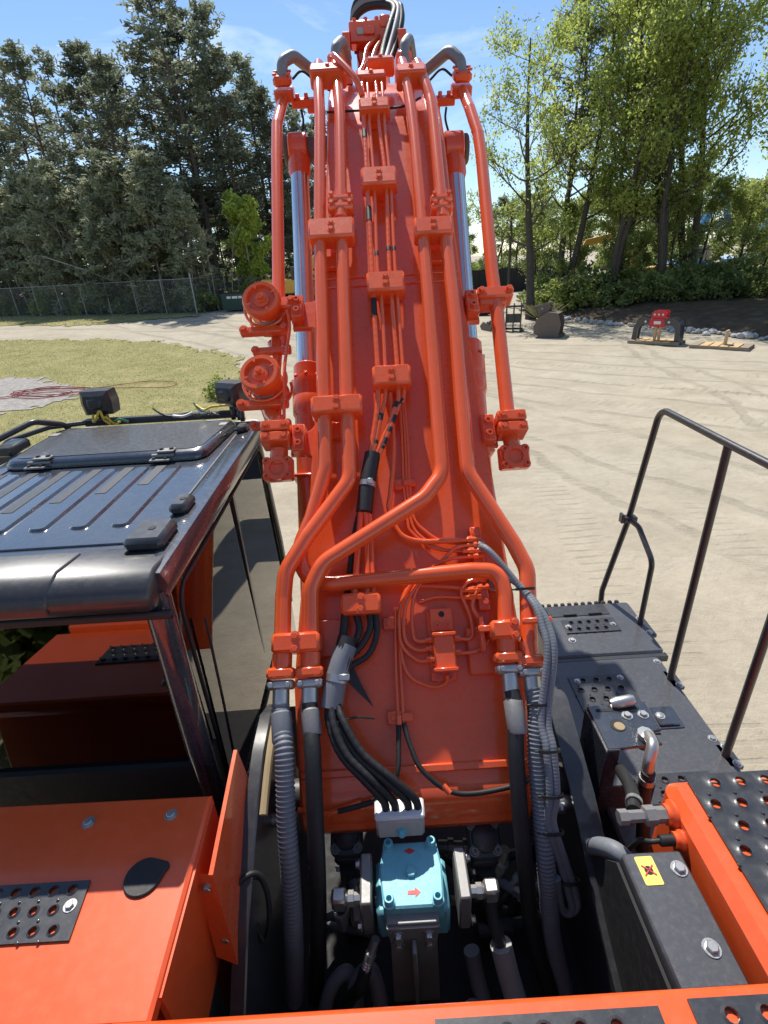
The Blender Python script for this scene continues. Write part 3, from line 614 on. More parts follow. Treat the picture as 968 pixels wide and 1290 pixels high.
# spring trees over the riprap bank; (x, y, height, variant, label)
right = [(10.9, 37.5, 17.5, 0, 'slender spring tree at the open edge of the wood, airy leaning crown'), (13.6, 40.5, 20, 1, None), (16.2, 38.6, 21, 2, None),
         (19.6, 36.6, 20, 2, 'stout dark forked trunk with spreading spring leaves above the loading pallets'), (22.8, 39.2, 21, 1, None), (19.0, 43.0, 22, 0, None), (24.6, 33.4, 20, 3, None), (27.5, 38, 21, 2, None), (26.4, 28.4, 19, 0, None), (31, 33, 20, 1, None), (35, 37, 20, 2, None)]
for i, (x, y, h, v, lab) in enumerate(right):
    k = h / 20
    plant('spring_tree', decid[v], lab or 'tall tree with light spring leaves on the bank behind the riprap', 'tree', (x, y, bank_z(x, y) if y < 46 else 0.6), rnd.uniform(0, 6.28), (k * 1.02, k * 1.02, k), None if lab else 'spring trees on the bank')
for (x, y, h) in ((14.6, 43.4, 20), (21.2, 50, 22)):
    plant('pine_tree', pines[int(x) % 4], 'dark pine standing among the light spring trees', 'pine tree', (x, y, 0.5), rnd.uniform(0, 6.28), (h / 20 * 0.8, h / 20 * 0.8, h / 20), 'pines among the spring trees')
for i in range(9):
    x = 13.2 + i * 2.0 + rnd.uniform(-.6, .6); y = 41 - (x - 13) * 0.18 + rnd.uniform(-1.5, 2.5); k = rnd.uniform(0.45, 0.75)
    plant('leafy_tree', midtree[i % 2], 'short leafy tree filling in below the tall spring crowns', 'tree', (x, y, bank_z(x, y)), rnd.uniform(0, 6.28), (k, k, k), 'short leafy trees on the bank')
for i in range(34):
    t_ = i / 33; x = 12.6 + 17 * t_ + rnd.uniform(-.4, .4); y = 39.6 - 7.5 * t_ + rnd.uniform(-1.3, 2.6); k = rnd.uniform(0.55, 1.05)
    plant('bank_bush', bushes[i % 3], 'dense green bush on the soil bank behind the riprap', 'bush', (x, y, bank_z(x, y) - 0.1), rnd.uniform(0, 6.28), (k * 1.15, k * 1.15, k), 'bushes along the soil bank', ('stem', 'crown'))
# trees behind the machine, seen only in the cab's rear glass
for i in range(7):
    x = -11 + i * 2.3 + rnd.uniform(-.5, .5); y = rnd.uniform(-13, -9); k = rnd.uniform(0.5, 0.7)
    plant('leafy_tree', midtree[i % 2], 'leafy tree behind the excavator, mirrored dimly in its cab glass', 'tree', (x, y, 0), rnd.uniform(0, 6.28), (k, k, k), 'trees behind the excavator')
for i in range(12):  # bushes added out of view so the rear glass mirrors foliage, not pale ground
    x = -3.4 - 1.1 * (i % 4) + rnd.uniform(-.3, .3); y = -2.2 - 1.9 * (i // 4) + rnd.uniform(-.4, .4); k = rnd.uniform(0.85, 1.1)
    plant('added_bush', bushes[i % 3], 'dense bush added out of view behind the excavator to darken the cab rear glass reflection', 'bush', (x, y, 0), rnd.uniform(0, 6.28), (k, k, k), 'bushes added behind the excavator', ('stem', 'crown'))
# distant tree line beyond the yard
for i in range(40):
    x = -40 + i * 2.7 + rnd.uniform(-.8, .8); y = rnd.uniform(104, 116) if x > 0 else rnd.uniform(80, 92); k = rnd.uniform(1.1, 1.8)
    plant('distant_thicket', bushes[i % 3], 'low thicket at the foot of the distant tree line', 'bush', (x, y, 0.3 if x > 0 else 1.3), rnd.uniform(0, 6.28), (k, k, k), 'thickets under the distant tree line', ('stem', 'crown'))
for i in range(58):
    x = -60 + i * 2.9 + rnd.uniform(-1, 1); y = rnd.uniform(118, 150) if -2 < x else rnd.uniform(95, 130); h = rnd.uniform(12, 17)
    src = (midtree[i % 2], 11) if i % 3 else (pines[i % 4], 20)
    plant('distant_tree', src[0], 'hazy tree in the distant tree line beyond the yard', 'tree', (x, y, 0.8 if x > 0 else 1.4), rnd.uniform(0, 6.28), (h / src[1] * 1.15, h / src[1] * 1.15, h / src[1]), 'distant tree line')
plant('lone_shrub', bush('lone_shrub', 330, 0.42, 0.8, 'leaf_mid', 22, 0.045, 26), 'small leafy weed standing alone on the lawn near the excavator', 'plant', (-5.65, 18.8, 0.03), 0, (1, 1, 1), None, ('stem', 'crown'))
tag(link('dry_grass_clump', quads_mesh('dry_grass_clump', *(lambda r_: (lambda a: (np.c_[a[:, :2] * 0.35, np.full(len(a), 0.42)], np.c_[a[:, :2] * 0.02, a[:, 2] * 0.0] + 0.012, np.c_[a[:, :2] * 0.22, np.full(len(a), 0.42)]))(r_.normal(size=(220, 3))))(np.random.default_rng(5)), 'needle_olive')), 'tuft of dry tan grass on the bank by the light pole', 'grass').location = (11.3, 36.2, 0.15)
# ------------------------------------------------------------------ yard: fence, rocks, attachments, machines
# chain-link fence: posts, top rail, woven wire; barbed arms on top
def wire_material():
    m, t, b = nodes_of('chain_link_wire'); out = t.nodes['Material Output']
    b.inputs['Base Color'].default_value = (0.20, 0.21, 0.21, 1); b.inputs['Roughness'].default_value = 0.5; b.inputs['Metallic'].default_value = 0.3
    return m
M['wire'] = wire_material()
F_PTS = []
x, y = -48.0, fence_y(-48.0); dirv = Vector((1, -0.494)).normalized()
nA = int((math.hypot(-12.9 + 48, fence_y(-48) - 41.1)) / 3.0)
for i in range(nA + 1):
    q = Vector((-12.9, 41.1)) - dirv * 3.0 * (nA - i); F_PTS.append((q.x, q.y))
for i in range(1, 6): F_PTS.append((-12.9 + 0.62 * i, 41.1 + 2.2 * i))
fence = thing('chain_link_fence', 'long grey chain-link fence with steel posts along the pine woods', 'fence', (-30, 49.5, 1.4))
FO = Vector((-30, 49.5, 1.4))
for i, (x, y) in enumerate(F_PTS):
    z = ground_z(x, y); corner = i == nA; g = G(); ht = 2.75 if corner else 2.45
    g.cyl(Vector((x, y, z - 0.1)) - FO, Vector((x, y, z + ht)) - FO, 0.055 if corner else 0.036, None, 8)
    if not corner: g.cyl(Vector((x, y, z + ht)) - FO, Vector((x + 0.12, y - 0.22, z + ht + 0.28)) - FO, 0.02, None, 6)
    part('post', g, 'galv', fence)
g = G(); g.tube([Vector((x, y, ground_z(x, y) + 2.38)) - FO for x, y in F_PTS], 0.024, 6); part('top_rail', g, 'galv', fence)
g = G()
for (x0, y0), (x1, y1) in zip(F_PTS, F_PTS[1:]):
    L = math.hypot(x1 - x0, y1 - y0); ux, uy = (x1 - x0) / L, (y1 - y0) / L; z0 = ground_z(x0, y0); Hh = 2.35; w = 0.006; k = -Hh
    while k < L:
        for sgn in (1, -1):
            a0, a1 = (k, k + Hh); h0, h1 = (0, Hh) if sgn > 0 else (Hh, 0); lo, hi = max(a0, 0), min(a1, L)
            if hi <= lo: continue
            f0, f1 = (lo - a0) / Hh, (hi - a0) / Hh; za, zb = h0 + (h1 - h0) * f0, h0 + (h1 - h0) * f1; o = len(g.v)
            for (aa, zz_) in ((lo, za), (hi, zb)):
                for dz in (-w, w): g.v.append((x0 + ux * aa - FO.x, y0 + uy * aa - FO.y, z0 + zz_ + dz - FO.z))
            g.f.append((o, o + 1, o + 3, o + 2))
        k += 0.16
me = bpy.data.meshes.new('wire_mesh'); me.from_pydata(g.v, [], g.f); me.materials.append(M['wire']); o = link('wire_mesh', me, fence); o['kind'] = 'stuff'

# riprap: every stone its own
rk = []
for i in range(6):
    r_ = random.Random(500 + i); bm = bmesh.new(); bmesh.ops.create_icosphere(bm, subdivisions=1, radius=1.0)
    for v in bm.verts: v.co = Vector((v.co.x * r_.uniform(.7, 1.15), v.co.y * r_.uniform(.7, 1.15), v.co.z * r_.uniform(.5, .85)))
    me = bpy.data.meshes.new('rock'); bm.to_mesh(me); bm.free(); me.materials.append(M['stone']); rk.append(me)
segs = []; tot = 0
for a, b in zip(RL, RL[1:]): L = math.dist(a, b); segs.append((a, b, tot, L)); tot += L
for i in range(150):
    d = 1.0 + (tot * 0.62) * (i + rnd.random()) / 150
    for a, b, s0, L in segs:
        if s0 <= d <= s0 + L:
            f = (d - s0) / L; x = a[0] + (b[0] - a[0]) * f + rnd.gauss(0.05, 0.28); y = a[1] + (b[1] - a[1]) * f + rnd.gauss(0, 0.25); k = rnd.uniform(0.10, 0.25)
            o = tag(link('riprap_rock', rk[i % 6]), 'pale broken rock in the riprap row below the soil bank', 'rock', 'riprap rocks along the bank'); o.location = (x, y, ground_z(x, y) + k * 0.35); o.rotation_euler = (rnd.uniform(-.4, .4), rnd.uniform(-.4, .4), rnd.uniform(0, 6.28)); o.scale = (k, k, k)

# red cord lying in loops over the gravel and the lawn
def gz(x, y, d=0.075): return Vector((x, y, ground_z(x, y) + d))
g = G()
lp = [(-20, 20.2), (-16.5, 20.9), (-14.8, 20.6), (-13.6, 21.3), (-12.2, 20.9), (-13.2, 20.3), (-14.6, 21.0), (-13.8, 21.9), (-12.2, 21.5), (-11.4, 21.0), (-12.6, 20.5), (-14.9, 21.4), (-13.0, 21.8), (-11.4, 21.5), (-10.4, 21.9), (-9.4, 22.1), (-8.2, 21.6), (-8.3, 20.9), (-9.6, 21.1), (-10.9, 21.3), (-12.4, 21.0)]
g.tube(spline([gz(a, b) for a, b in lp], 8), 0.013, 6); g.tube(spline([gz(a, b + 0.18, 0.1) for a, b in lp[:13]], 8), 0.013, 6)
tag(part('hose_cord', g, 'cord', smooth=60), 'tangled dark red hose lying across the gravel bed and lawn', 'hose')

# pallets and grapple
def pallet(loc, rz, L, W, label, group=None):
    t = thing('wooden_pallet', label, 'pallet', loc, rz, group)
    for k in (-1, 0, 1):
        g = G(); g.box((0, k * (W / 2 - 0.07), 0.05), (L, 0.10, 0.10), b=0.006); part('bearer', g, 'wood_old', t)
    n = 6
    for k in range(n):
        g = G(); g.box((-L / 2 + L * (k + 0.5) / n, 0, 0.12), (L / n * 0.86, W, 0.032), b=0.004); part('plank', g, 'wood' if k not in (0, n - 1) else 'wood_old', t)
    return t
prz = math.atan2(-1.56, 1.6)
pallet((13.25, 24.95, 0), prz, 2.25, 1.1, 'worn timber pallet carrying the red grapple')
t = pallet((15.0, 22.8, 0), prz, 2.25, 1.15, 'pale timber pallet with one upright board, beside the grapple pallet')
g = G(); g.box((0.12, 0, 0.42), (0.07, 0.42, 0.60), b=0.008); part('upright_board', g, 'wood', t)
gr = thing('grapple', 'red and black demolition grapple standing open on a timber pallet', 'grapple', (13.25, 24.95, 0.137), prz)
for dx in (-0.09, 0.09):
    g = G(); g.box((dx, 0, 0.32), (0.10, 0.12, 0.64), b=0.006); part('timber_prop', g, 'wood', gr)
XZ = Matrix.Rotation(R(90), 4, 'X')
g = G(); g.prism([(-0.34, 0.60), (0.34, 0.60), (0.40, 0.80), (0.34, 0.98), (-0.30, 0.98), (-0.40, 0.78)], -0.26, 0.26, XZ, 0.03); hd = part('head', g, 'red', gr)
g = G(); g.box((0, -0.275, 0.79), (0.30, 0.012, 0.13)); part('name_plate', g, 'white', hd)
for sy in (-0.2, 0.2):
    g = G(); g.prism([(-0.30, 0.97), (0.30, 0.97), (0.36, 1.22), (0.20, 1.30), (-0.2, 1.30), (-0.30, 1.22)], sy - 0.025, sy + 0.025, XZ, 0.0); br = part('bracket', g, 'red', gr)
    for bx_ in (-0.18, 0.0, 0.18): bolt(br, at(bx_, sy - 0.028 if sy < 0 else sy + .028, 1.14, Matrix.Rotation(R(90) if sy < 0 else R(-90), 3, 'X')), 0.03, 0.03, 'white')
for sg in (-1, 1):
    for j, sy in enumerate((-0.28, -0.09, 0.10, 0.29) if sg > 0 else (-0.2, 0.2)):
        g = G(); o_ = [(0.30, 0.94), (0.62, 1.0), (0.88, 0.88), (1.02, 0.62), (1.06, 0.0), (0.84, 0.0), (0.82, 0.5), (0.70, 0.66), (0.34, 0.70)]
        g.prism([(sg * a, b) for a, b in o_], sy - 0.035, sy + 0.035, XZ, 0.0); part('tine', g, 'black', gr)
    g = G(); g.cyl((sg * 0.5, -0.33, 0.83), (sg * 0.5, 0.33, 0.83), 0.05); part('pin', g, 'steel', gr)

# clamshell style bucket with raised linkage
bk = thing('old_bucket', 'rusty brown excavator bucket standing on end with its linkage up', 'bucket', (9.6, 29.2, 0), R(62))
YZ = Matrix(((0, 0, 1, 0), (1, 0, 0, 0), (0, 1, 0, 0), (0, 0, 0, 1)))
side = [(-0.55, 0.0), (0.35, 0.0), (0.75, 0.18), (0.80, 0.55), (0.55, 1.0), (0.1, 1.28), (-0.45, 1.20), (-0.62, 0.7)]
for sx in (-0.62, 0.62):
    g = G(); g.prism(side, sx - 0.03, sx + 0.03, YZ, 0.0); part('side_plate', g, 'rust', bk)
g = G(); back = side[1:7]
for (a, b), (c, d) in zip(back, back[1:]): g.add([(-0.6, a, b), (0.6, a, b), (0.6, c, d), (-0.6, c, d), (-0.6, a - .04, b), (0.6, a - .04, b), (0.6, c - .04, d), (-0.6, c - .04, d)], [(0, 1, 2, 3), (7, 6, 5, 4), (0, 4, 5, 1), (2, 6, 7, 3)])
part('shell', g, 'rust', bk)
for k in range(5):
    g = G(); g.prism([(-0.75, 0.02), (-0.5, 0.0), (-0.5, 0.12), (-0.6, 0.13)], -0.06, 0.06, Matrix.Translation((-0.5 + 0.25 * k, 0, 0)) @ YZ, 0.0); part('tooth', g, 'rust', bk)
for sx in (-0.2, 0.2):
    g = G(); g.prism([(0.15, 1.2), (0.6, 1.05), (0.72, 1.35), (0.55, 1.62), (0.2, 1.72), (0.0, 1.5)], sx - 0.03, sx + 0.03, YZ, 0.0); part('hinge_ear', g, 'rust', bk)
g = G(); g.prism([(-0.1, 1.62), (0.0, 1.74), (0.95, 1.52), (1.02, 1.36), (0.9, 1.34), (0.82, 1.44)], -0.13, 0.13, YZ, 0.02); part('link_arm', g, 'rust', bk, label='pale worn link arm on top')
g = G(); g.cyl((-0.3, 0.45, 1.42), (0.3, 0.45, 1.42), 0.06); part('pin', g, 'steel_dull', bk)

# black coupler frame
cf = thing('coupler_frame', 'black steel coupler frame with two upright plates beside the rusty bucket', 'attachment', (8.35, 32.2, 0), R(-18))
for sx in (-0.42, 0.0, 0.42):
    g = G(); g.prism([(-0.5, 0), (0.3, 0), (0.22, 0.2), (0.12, 1.2), (0.0, 1.52), (-0.14, 1.52), (-0.26, 1.2), (-0.5, 0.15)], sx - 0.03, sx + 0.03, YZ, 0.0); part('upright_plate', g, 'black', cf)
g = G(); g.box((0, -0.05, 0.7), (0.84, 0.10, 0.5), b=0.01); part('back_panel', g, 'black', cf)
for zz_ in (0.12, 1.36):
    g = G(); g.cyl((-0.55, -0.08, zz_), (0.55, -0.08, zz_), 0.06); part('pin', g, 'cast', cf)
for sx in (-0.55, 0.55):
    g = G(); g.box((sx, -0.1, 0.03), (0.14, 1.0, 0.06), b=0.008); part('skid', g, 'black', cf)
tb = thing('thumb_attachment', 'low black curved thumb attachment lying beside the coupler frame', 'attachment', (7.2, 33.2, 0), R(20))
g = G(); g.prism([(-0.6, 0), (0.5, 0), (0.65, 0.2), (0.3, 0.45), (-0.1, 0.36), (-0.5, 0.6), (-0.7, 0.5)], -0.05, 0.05, YZ, 0.01); part('plate', g, 'black', tb)
g = G(); g.prism([(-0.6, 0), (0.5, 0), (0.65, 0.2), (0.3, 0.45), (-0.1, 0.36), (-0.5, 0.6), (-0.7, 0.5)], -0.35, -0.25, YZ, 0.01); part('plate', g, 'black', tb)
g = G(); g.cyl((-0.4, -0.4, 0.4), (0.1, -0.4, 0.4), 0.06); part('pin', g, 'cast', tb)
# scrap pile
r_ = random.Random(77); 
for i in range(16):
    g = G(); w, d, h = r_.uniform(.5, 1.5), r_.uniform(.3, .8), r_.uniform(.2, .5); g.prism(roundpoly([(-w / 2, -d / 2), (w / 2, -d / 2 * r_.uniform(.4, 1)), (w / 2 * r_.uniform(.5, 1), d / 2), (-w / 2, d / 2)], .08), 0, h, None, .05)
    o = tag(part('scrap_piece', g, 'black_matte' if i % 4 else 'rust'), 'dark scrap steel piece in the heap beyond the coupler frame', 'scrap', 'scrap heap'); o.location = (8.6 + r_.uniform(-1.3, 1.5), 43 + r_.uniform(-1.4, 1.4), 0.02 + 0.28 * r_.random() * (i % 3)); o.rotation_euler = (r_.uniform(-.4, .4), r_.uniform(-.4, .4), r_.uniform(0, 6.28))
# silt fence, light pole, red breaker far away
sf = thing('silt_fence', 'long black fabric barrier across the far end of the yard', 'fence', (12, 66, 0))
for k in range(12):
    g = G(); x0 = -6 + k * 1.55; n = 6
    for q in range(n):
        xa, xb = x0 + 1.55 * q / n, x0 + 1.55 * (q + 1) / n; ya, yb = 0.05 * math.sin(q * 2.1 + k), 0.05 * math.sin((q + 1) * 2.1 + k); o = len(g.v)
        g.v += [(xa, ya, 0), (xb, yb, 0), (xb, yb + .05, 2.55 + .03 * math.sin(k + q)), (xa, ya + .05, 2.55 + .03 * math.sin(k + q - 1))]; g.f.append((o, o + 1, o + 2, o + 3))
    part('fabric_panel', g, 'black_matte', sf)
    g = G(); g.box((x0, 0.1, 1.3), (0.06, 0.05, 2.6)); part('stake', g, 'wood_old', sf)
lp_ = thing('light_pole', 'slim dark yard light pole with a cross arm near the wood edge', 'pole', (11.6, 47.0, 0))
g = G(); g.cyl((0, 0, 0), (0, 0, 7.4), 0.13, 0.09, 10); part('pole', g, 'concrete_pole', lp_)
g = G(); g.box((0, 0, 7.1), (1.1, 0.08, 0.08)); part('cross_arm', g, 'concrete_pole', lp_)
for sx in (-0.5, 0.5):
    g = G(); g.box((sx, -0.05, 7.3), (0.28, 0.2, 0.24), b=0.03); part('lamp_head', g, 'galv', lp_)
rb = thing('red_breaker', 'small red hydraulic attachment standing before the black barrier', 'attachment', (9.7, 60, 0))
g = G(); g.box((0, 0, 1.75), (0.95, 0.6, 1.2), b=0.1); hd = part('housing', g, 'red', rb)
g = G(); g.box((0, -0.305, 1.9), (0.42, 0.02, 0.5), b=0.008); part('opening', g, 'black_matte', hd)
g = G(); g.box((0, 0, 0.7), (0.5, 0.4, 0.95), b=0.05); part('stand', g, 'rust', rb)
for sx in (-0.5, 0.5):
    g = G(); g.tube([(sx * .7, 0, 1.2), (sx * 1.2, 0, 0.02)], 0.05, 8); part('leg', g, 'black', rb)
# dumpster by the fence end
dm = thing('dumpster', 'dark green dumpster with white stencil by the end of the fence', 'dumpster', (-9.9, 41.6, 1.38), R(-8))
g = G(); g.prism([(-0.62, 0.12), (0.55, 0.12), (0.68, 1.15), (-0.75, 1.25)], -0.95, 0.95, YZ, 0.02); bd = part('body', g, 'green_bin', dm)
g = G(); g.prism([(-0.80, 1.24), (0.72, 1.14), (0.72, 1.20), (-0.80, 1.32)], -1.0, 1.0, YZ, 0.01); part('lid', g, 'black_matte', dm)
for k, w in ((-0.35, 0.3), (0.1, 0.42), (0.52, 0.26)):
    g = G(); g.box((k, -0.735, 0.98), (w, 0.012, 0.16)); part('stencil_mark', g, 'white', bd)
for sx in (-1, 1):
    g = G(); g.box((sx * 1.0, -0.1, 0.75), (0.1, 0.7, 0.18), b=0.01); part('lift_pocket', g, 'green_bin', dm)

def machine(loc, rz, mat, label, cabmat='black', boom=((0.3, 2.2), (2.6, 4.8), (5.0, 4.4)), arm=((5.0, 4.4), (6.0, 1.6)), group=None):
    """a parked excavator in the background: tracks, house, cab with panes, boom, arm, bucket"""
    t = thing('parked_excavator', label, 'excavator', loc, rz, group)
    for sy in (-1.15, 1.15):
        g = G(); p = [(-1.9, 0.45), (-1.75, 0.1), (-1.4, 0), (1.4, 0), (1.75, 0.1), (1.9, 0.45), (1.75, 0.8), (1.4, 0.9), (-1.4, 0.9), (-1.75, 0.8)]
        g.prism(p, sy - 0.3, sy + 0.3, XZ, 0.02); part('track', g, 'black_matte', t)
    g = G(); g.prism([(-2.3, 1.1), (1.5, 1.1), (1.5, 1.5), (0.4, 2.05), (-2.1, 2.15), (-2.45, 1.8)], -1.3, 1.3, XZ, 0.06); hs = part('house', g, mat, t)
    for k in (-1.7, -1.1):
        g = G(); g.box((k, -1.305, 1.65), (0.42, 0.02, 0.5)); part('grille', g, 'black_matte', hs)
    g = G(); g.prism([(0.1, 1.5), (1.6, 1.5), (1.7, 2.2), (1.35, 2.95), (0.1, 2.95)], 0.35, 1.28, XZ, 0.05); cb = part('cab', g, cabmat, t)
    for (a, b) in ((0.28, 0.72), (0.82, 1.4)):
        g = G(); g.box(((a + b) / 2, -1.285, 2.35), (b - a, 0.02, 0.85), b=0.005); part('window', g, 'glass_dark', cb)
    def seg(pts, w, nm):
        g = G(); (a, b) = pts[0], pts[1]
        for (x0, z0), (x1, z1) in zip(pts, pts[1:]):
            d = Vector((x1 - x0, 0, z1 - z0)); Mx = Matrix.Translation(((x0 + x1) / 2, 0, (z0 + z1) / 2)) @ Matrix.Rotation(-math.atan2(d.z, d.x), 4, 'Y'); g.box((0, 0, 0), (d.length + 0.2, w, w * 1.3), Mx, 0.03)
        part(nm, g, mat, t)
    seg(boom, 0.45, 'boom'); seg(arm, 0.36, 'arm')
    ex, ez = arm[-1]; g = G(); g.prism([(ex - .5, ez + .2), (ex + .3, ez + .2), (ex + .35, ez - .4), (ex - .1, ez - .8), (ex - .7, ez - .6)], -0.45, 0.45, XZ, 0.03); part('bucket', g, 'cast', t)
    return t
machine((-6.2, 44.2, 1.2), R(8), 'catyellow', 'yellow excavator parked behind the boom near the dumpster', boom=((0.6, 1.9), (2.4, 3.6), (3.7, 5.0)), arm=((3.7, 5.0), (4.3, 2.2)))
machine((25.0, 52.0, 0.2), R(170), 'catyellow', 'yellow excavator glimpsed through the trees behind the bank')
machine((31.0, 55.0, 0.6), R(12), 'blue', 'blue excavator with raised boom glimpsed through the trees', boom=((0.2, 2.0), (1.2, 5.6), (2.6, 8.6)), arm=((2.6, 8.6), (3.6, 5.2)))
machine((38.5, 57.0, 0.6), R(8), 'blue', 'second blue excavator farther along beyond the trees', boom=((0.2, 2.0), (0.9, 5.8), (2.0, 9.0)), arm=((2.0, 9.0), (3.4, 6.0)))
# ------------------------------------------------------------------ the orange excavator
EX = thing('excavator', 'large orange excavator with raised boom, black cab and exposed hydraulics', 'excavator', (0, 0, 0))
# boom frame: s along the top plate from the foot, l sideways, h off the plate
BA, BY, BZ, BS, BR, BMIN = R(44.0), 1.5, 2.05, 4.3, 2.0, R(5)
def prof(s):
    if s <= BS: return BY + s * math.cos(BA), BZ + s * math.sin(BA), BA
    a = BA - (s - BS) / BR; ext = 0
    if a < BMIN: ext = (BMIN - a) * BR; a = BMIN
    return (BY + BS * math.cos(BA) + BR * (math.sin(BA) - math.sin(a)) + ext * math.cos(a), BZ + BS * math.sin(BA) + BR * (math.cos(a) - math.cos(BA)) + ext * math.sin(a), a)
def cx(s): return 0.062 + 0.027 * min(s, 4.3)
def bp(s, l, h):
    y, z, a = prof(s); return Vector((cx(s) + l, y - h * math.sin(a), z + h * math.cos(a)))
def bmx(s, l, h, rz=0.0):
    y, z, a = prof(s); return Matrix.Translation(bp(s, l, h)) @ Matrix.Rotation(a, 4, 'X') @ Matrix.Rotation(rz, 4, 'Z')
def interp(tab, s):
    for (a, u), (b, v) in zip(tab, tab[1:]):
        if s <= b: return u + (v - u) * max(0, (s - a)) / (b - a)
    return tab[-1][1]
BW = [(-0.12, 1.0), (0, 1.03), (0.5, 1.11), (0.8, 1.085), (1.35, 1.02), (1.87, 0.965), (2.57, 0.90), (3.3, 0.865), (4.5, 0.85), (6.5, 0.74), (9.0, 0.55)]
BD = [(-0.12, 0.16), (0.0, 0.28), (0.15, 0.36), (0.4, 0.48), (1.2, 0.66), (3.0, 0.82), (4.3, 0.90), (5.6, 0.78), (7.5, 0.58), (9.0, 0.40)]
g = G(); ss = [-0.12, -0.06, 0.0, 0.1, 0.25, 0.5, 0.8, 1.1, 1.4, 1.9, 2.4, 2.9, 3.4, 3.9, 4.3] + [4.3 + 0.12 * k for k in range(1, 15)] + [6.6, 7.4, 8.2, 9.0]
ring = []
for s in ss:
    w = interp(BW, s) / 2; d = interp(BD, s); e = 0.012; top = 0.0 if s > 0 else -0.45 * (0.0 - s) ; ids = []
    for (l, h) in ((-w, top - e), (-w + e, top), (w - e, top), (w, top - e), (w, top - 0.03), (w - 0.03, top - 0.032), (w - 0.03, top - d), (-w + 0.03, top - d), (-w + 0.03, top - 0.032), (-w, top - 0.03)):
        ids.append(len(g.v)); g.v.append(tuple(bp(s, l, h)))
    ring.append(ids)
for a, b in zip(ring, ring[1:]):
    n = len(a)
    for k in range(n): g.f.append((a[k], a[(k + 1) % n], b[(k + 1) % n], b[k]))
g.f += [tuple(reversed(ring[0])), tuple(ring[-1])]
boom = part('boom', g, 'orange', EX, smooth=25)
# foot boss, welded seam, doubler strips
g = G(); g.cyl(bp(0.02, -0.515, -0.17), bp(0.02, 0.515, -0.17), 0.172, n=32, b=0.012); part('foot_boss', g, 'orange', boom)
g = G(); g.box((0, 0, 0.004), (1.03, 0.035, 0.02), bmx(0.115, 0, 0.0), 0.006); part('weld_seam', g, 'orange', boom)
g = G(); g.box((0, 0, 0.003), (0.85, 0.03, 0.012), bmx(2.97, 0, 0), 0.004); part('weld_seam', g, 'orange', boom)
g = G(); g.box((0, 0, 0.003), (0.85, 0.03, 0.012), bmx(2.90, 0, 0), 0.004); part('weld_seam', g, 'orange', boom)
for (l, s0, s1, w) in ((-0.40, 0.62, 0.80, 0.22), (0.36, 0.50, 0.72, 0.16), (-0.385, 3.02, 3.12, 0.16), (-0.335, 1.80, 1.90, 0.16), (0.28, 3.02, 3.12, 0.16)):
    g = G(); g.box((0, 0, 0.02), (w, s1 - s0, 0.04), bmx((s0 + s1) / 2, l, 0), 0.008); part('clamp_pad', g, 'orange', boom)
# side ears that carry the outer pipes
for (sg, lo, li, s0, s1) in ((-1, -0.635, -0.42, 2.58, 2.88), (1, 0.535, 0.40, 2.55, 2.83), (-1, -0.62, -0.45, 1.70, 1.94), (1, 0.56, 0.43, 1.68, 1.95)):
    m_ = (s0 + s1) / 2; poly = [(li, s1 + .12)]
    for k in range(7): a_ = k / 6 * math.pi / 2; poly.append((li + (lo - li) * 0.55 * (1 - math.cos(a_)), s1 + .12 - .17 * math.sin(a_)))
    poly += [(lo, s1 - .05), (lo, s0 + .05)]
    for k in range(7): a_ = (6 - k) / 6 * math.pi / 2; poly.append((li + (lo - li) * 0.55 * (1 - math.cos(a_)), s0 - .12 + .17 * math.sin(a_)))
    poly.append((li, s0 - .12)); g = G(); g.prism([(a, b - m_) for a, b in poly], -0.075, -0.04, bmx(m_, 0, 0), 0.006); part('ear_plate', g, 'orange', boom)

# --- big steel lines on the boom: (s, l, h)
PIPES = {
 'L1': [(5.05, -0.474, .16), (4.36, -0.46, .13), (3.88, -0.455, .13), (3.14, -0.446, .13), (2.97, -0.439, .13), (2.04, -0.411, .13), (1.58, -0.395, .12), (1.31, -0.469, .1), (1.18, -0.526, .08), (1.07, -0.526, .07), (0.98, -0.46, .07), (0.965, -0.36, .085), (0.97, -0.124, .1), (0.98, 0.316, .13), (0.97, 0.45, .13), (0.85, 0.468, .13), (0.7, 0.456, .13), (0.55, 0.448, .13)],
 'L2': [(5.25, -0.361, .18), (4.89, -0.334, .13), (4.35, -0.319, .13), (3.38, -0.311, .13), (2.03, -0.283, .13), (1.50, -0.269, .13), (1.2, -0.479, .15), (1.03, -0.585, .14), (0.9, -0.594, .13), (0.54, -0.589, .13)],
 'R1': [(4.9, 0.166, .17), (4.43, 0.184, .13), (4.06, 0.195, .13), (3.34, 0.204, .13), (2.34, 0.209, .13), (1.50, 0.210, .13), (1.36, 0.106, .16), (1.05, -0.40, .18), (0.93, -0.46, .16), (0.73, -0.459, .13), (0.54, -0.458, .13)],
 'R2': [(4.85, 0.275, .17), (4.42, 0.331, .13), (4.16, 0.338, .13), (3.45, 0.339, .13), (2.47, 0.356, .13), (1.94, 0.345, .13), (1.50, 0.345, .13), (1.1, 0.539, .13), (0.97, 0.588, .13), (0.77, 0.568, .13), (0.53, 0.546, .13)]}
PR = 0.0395
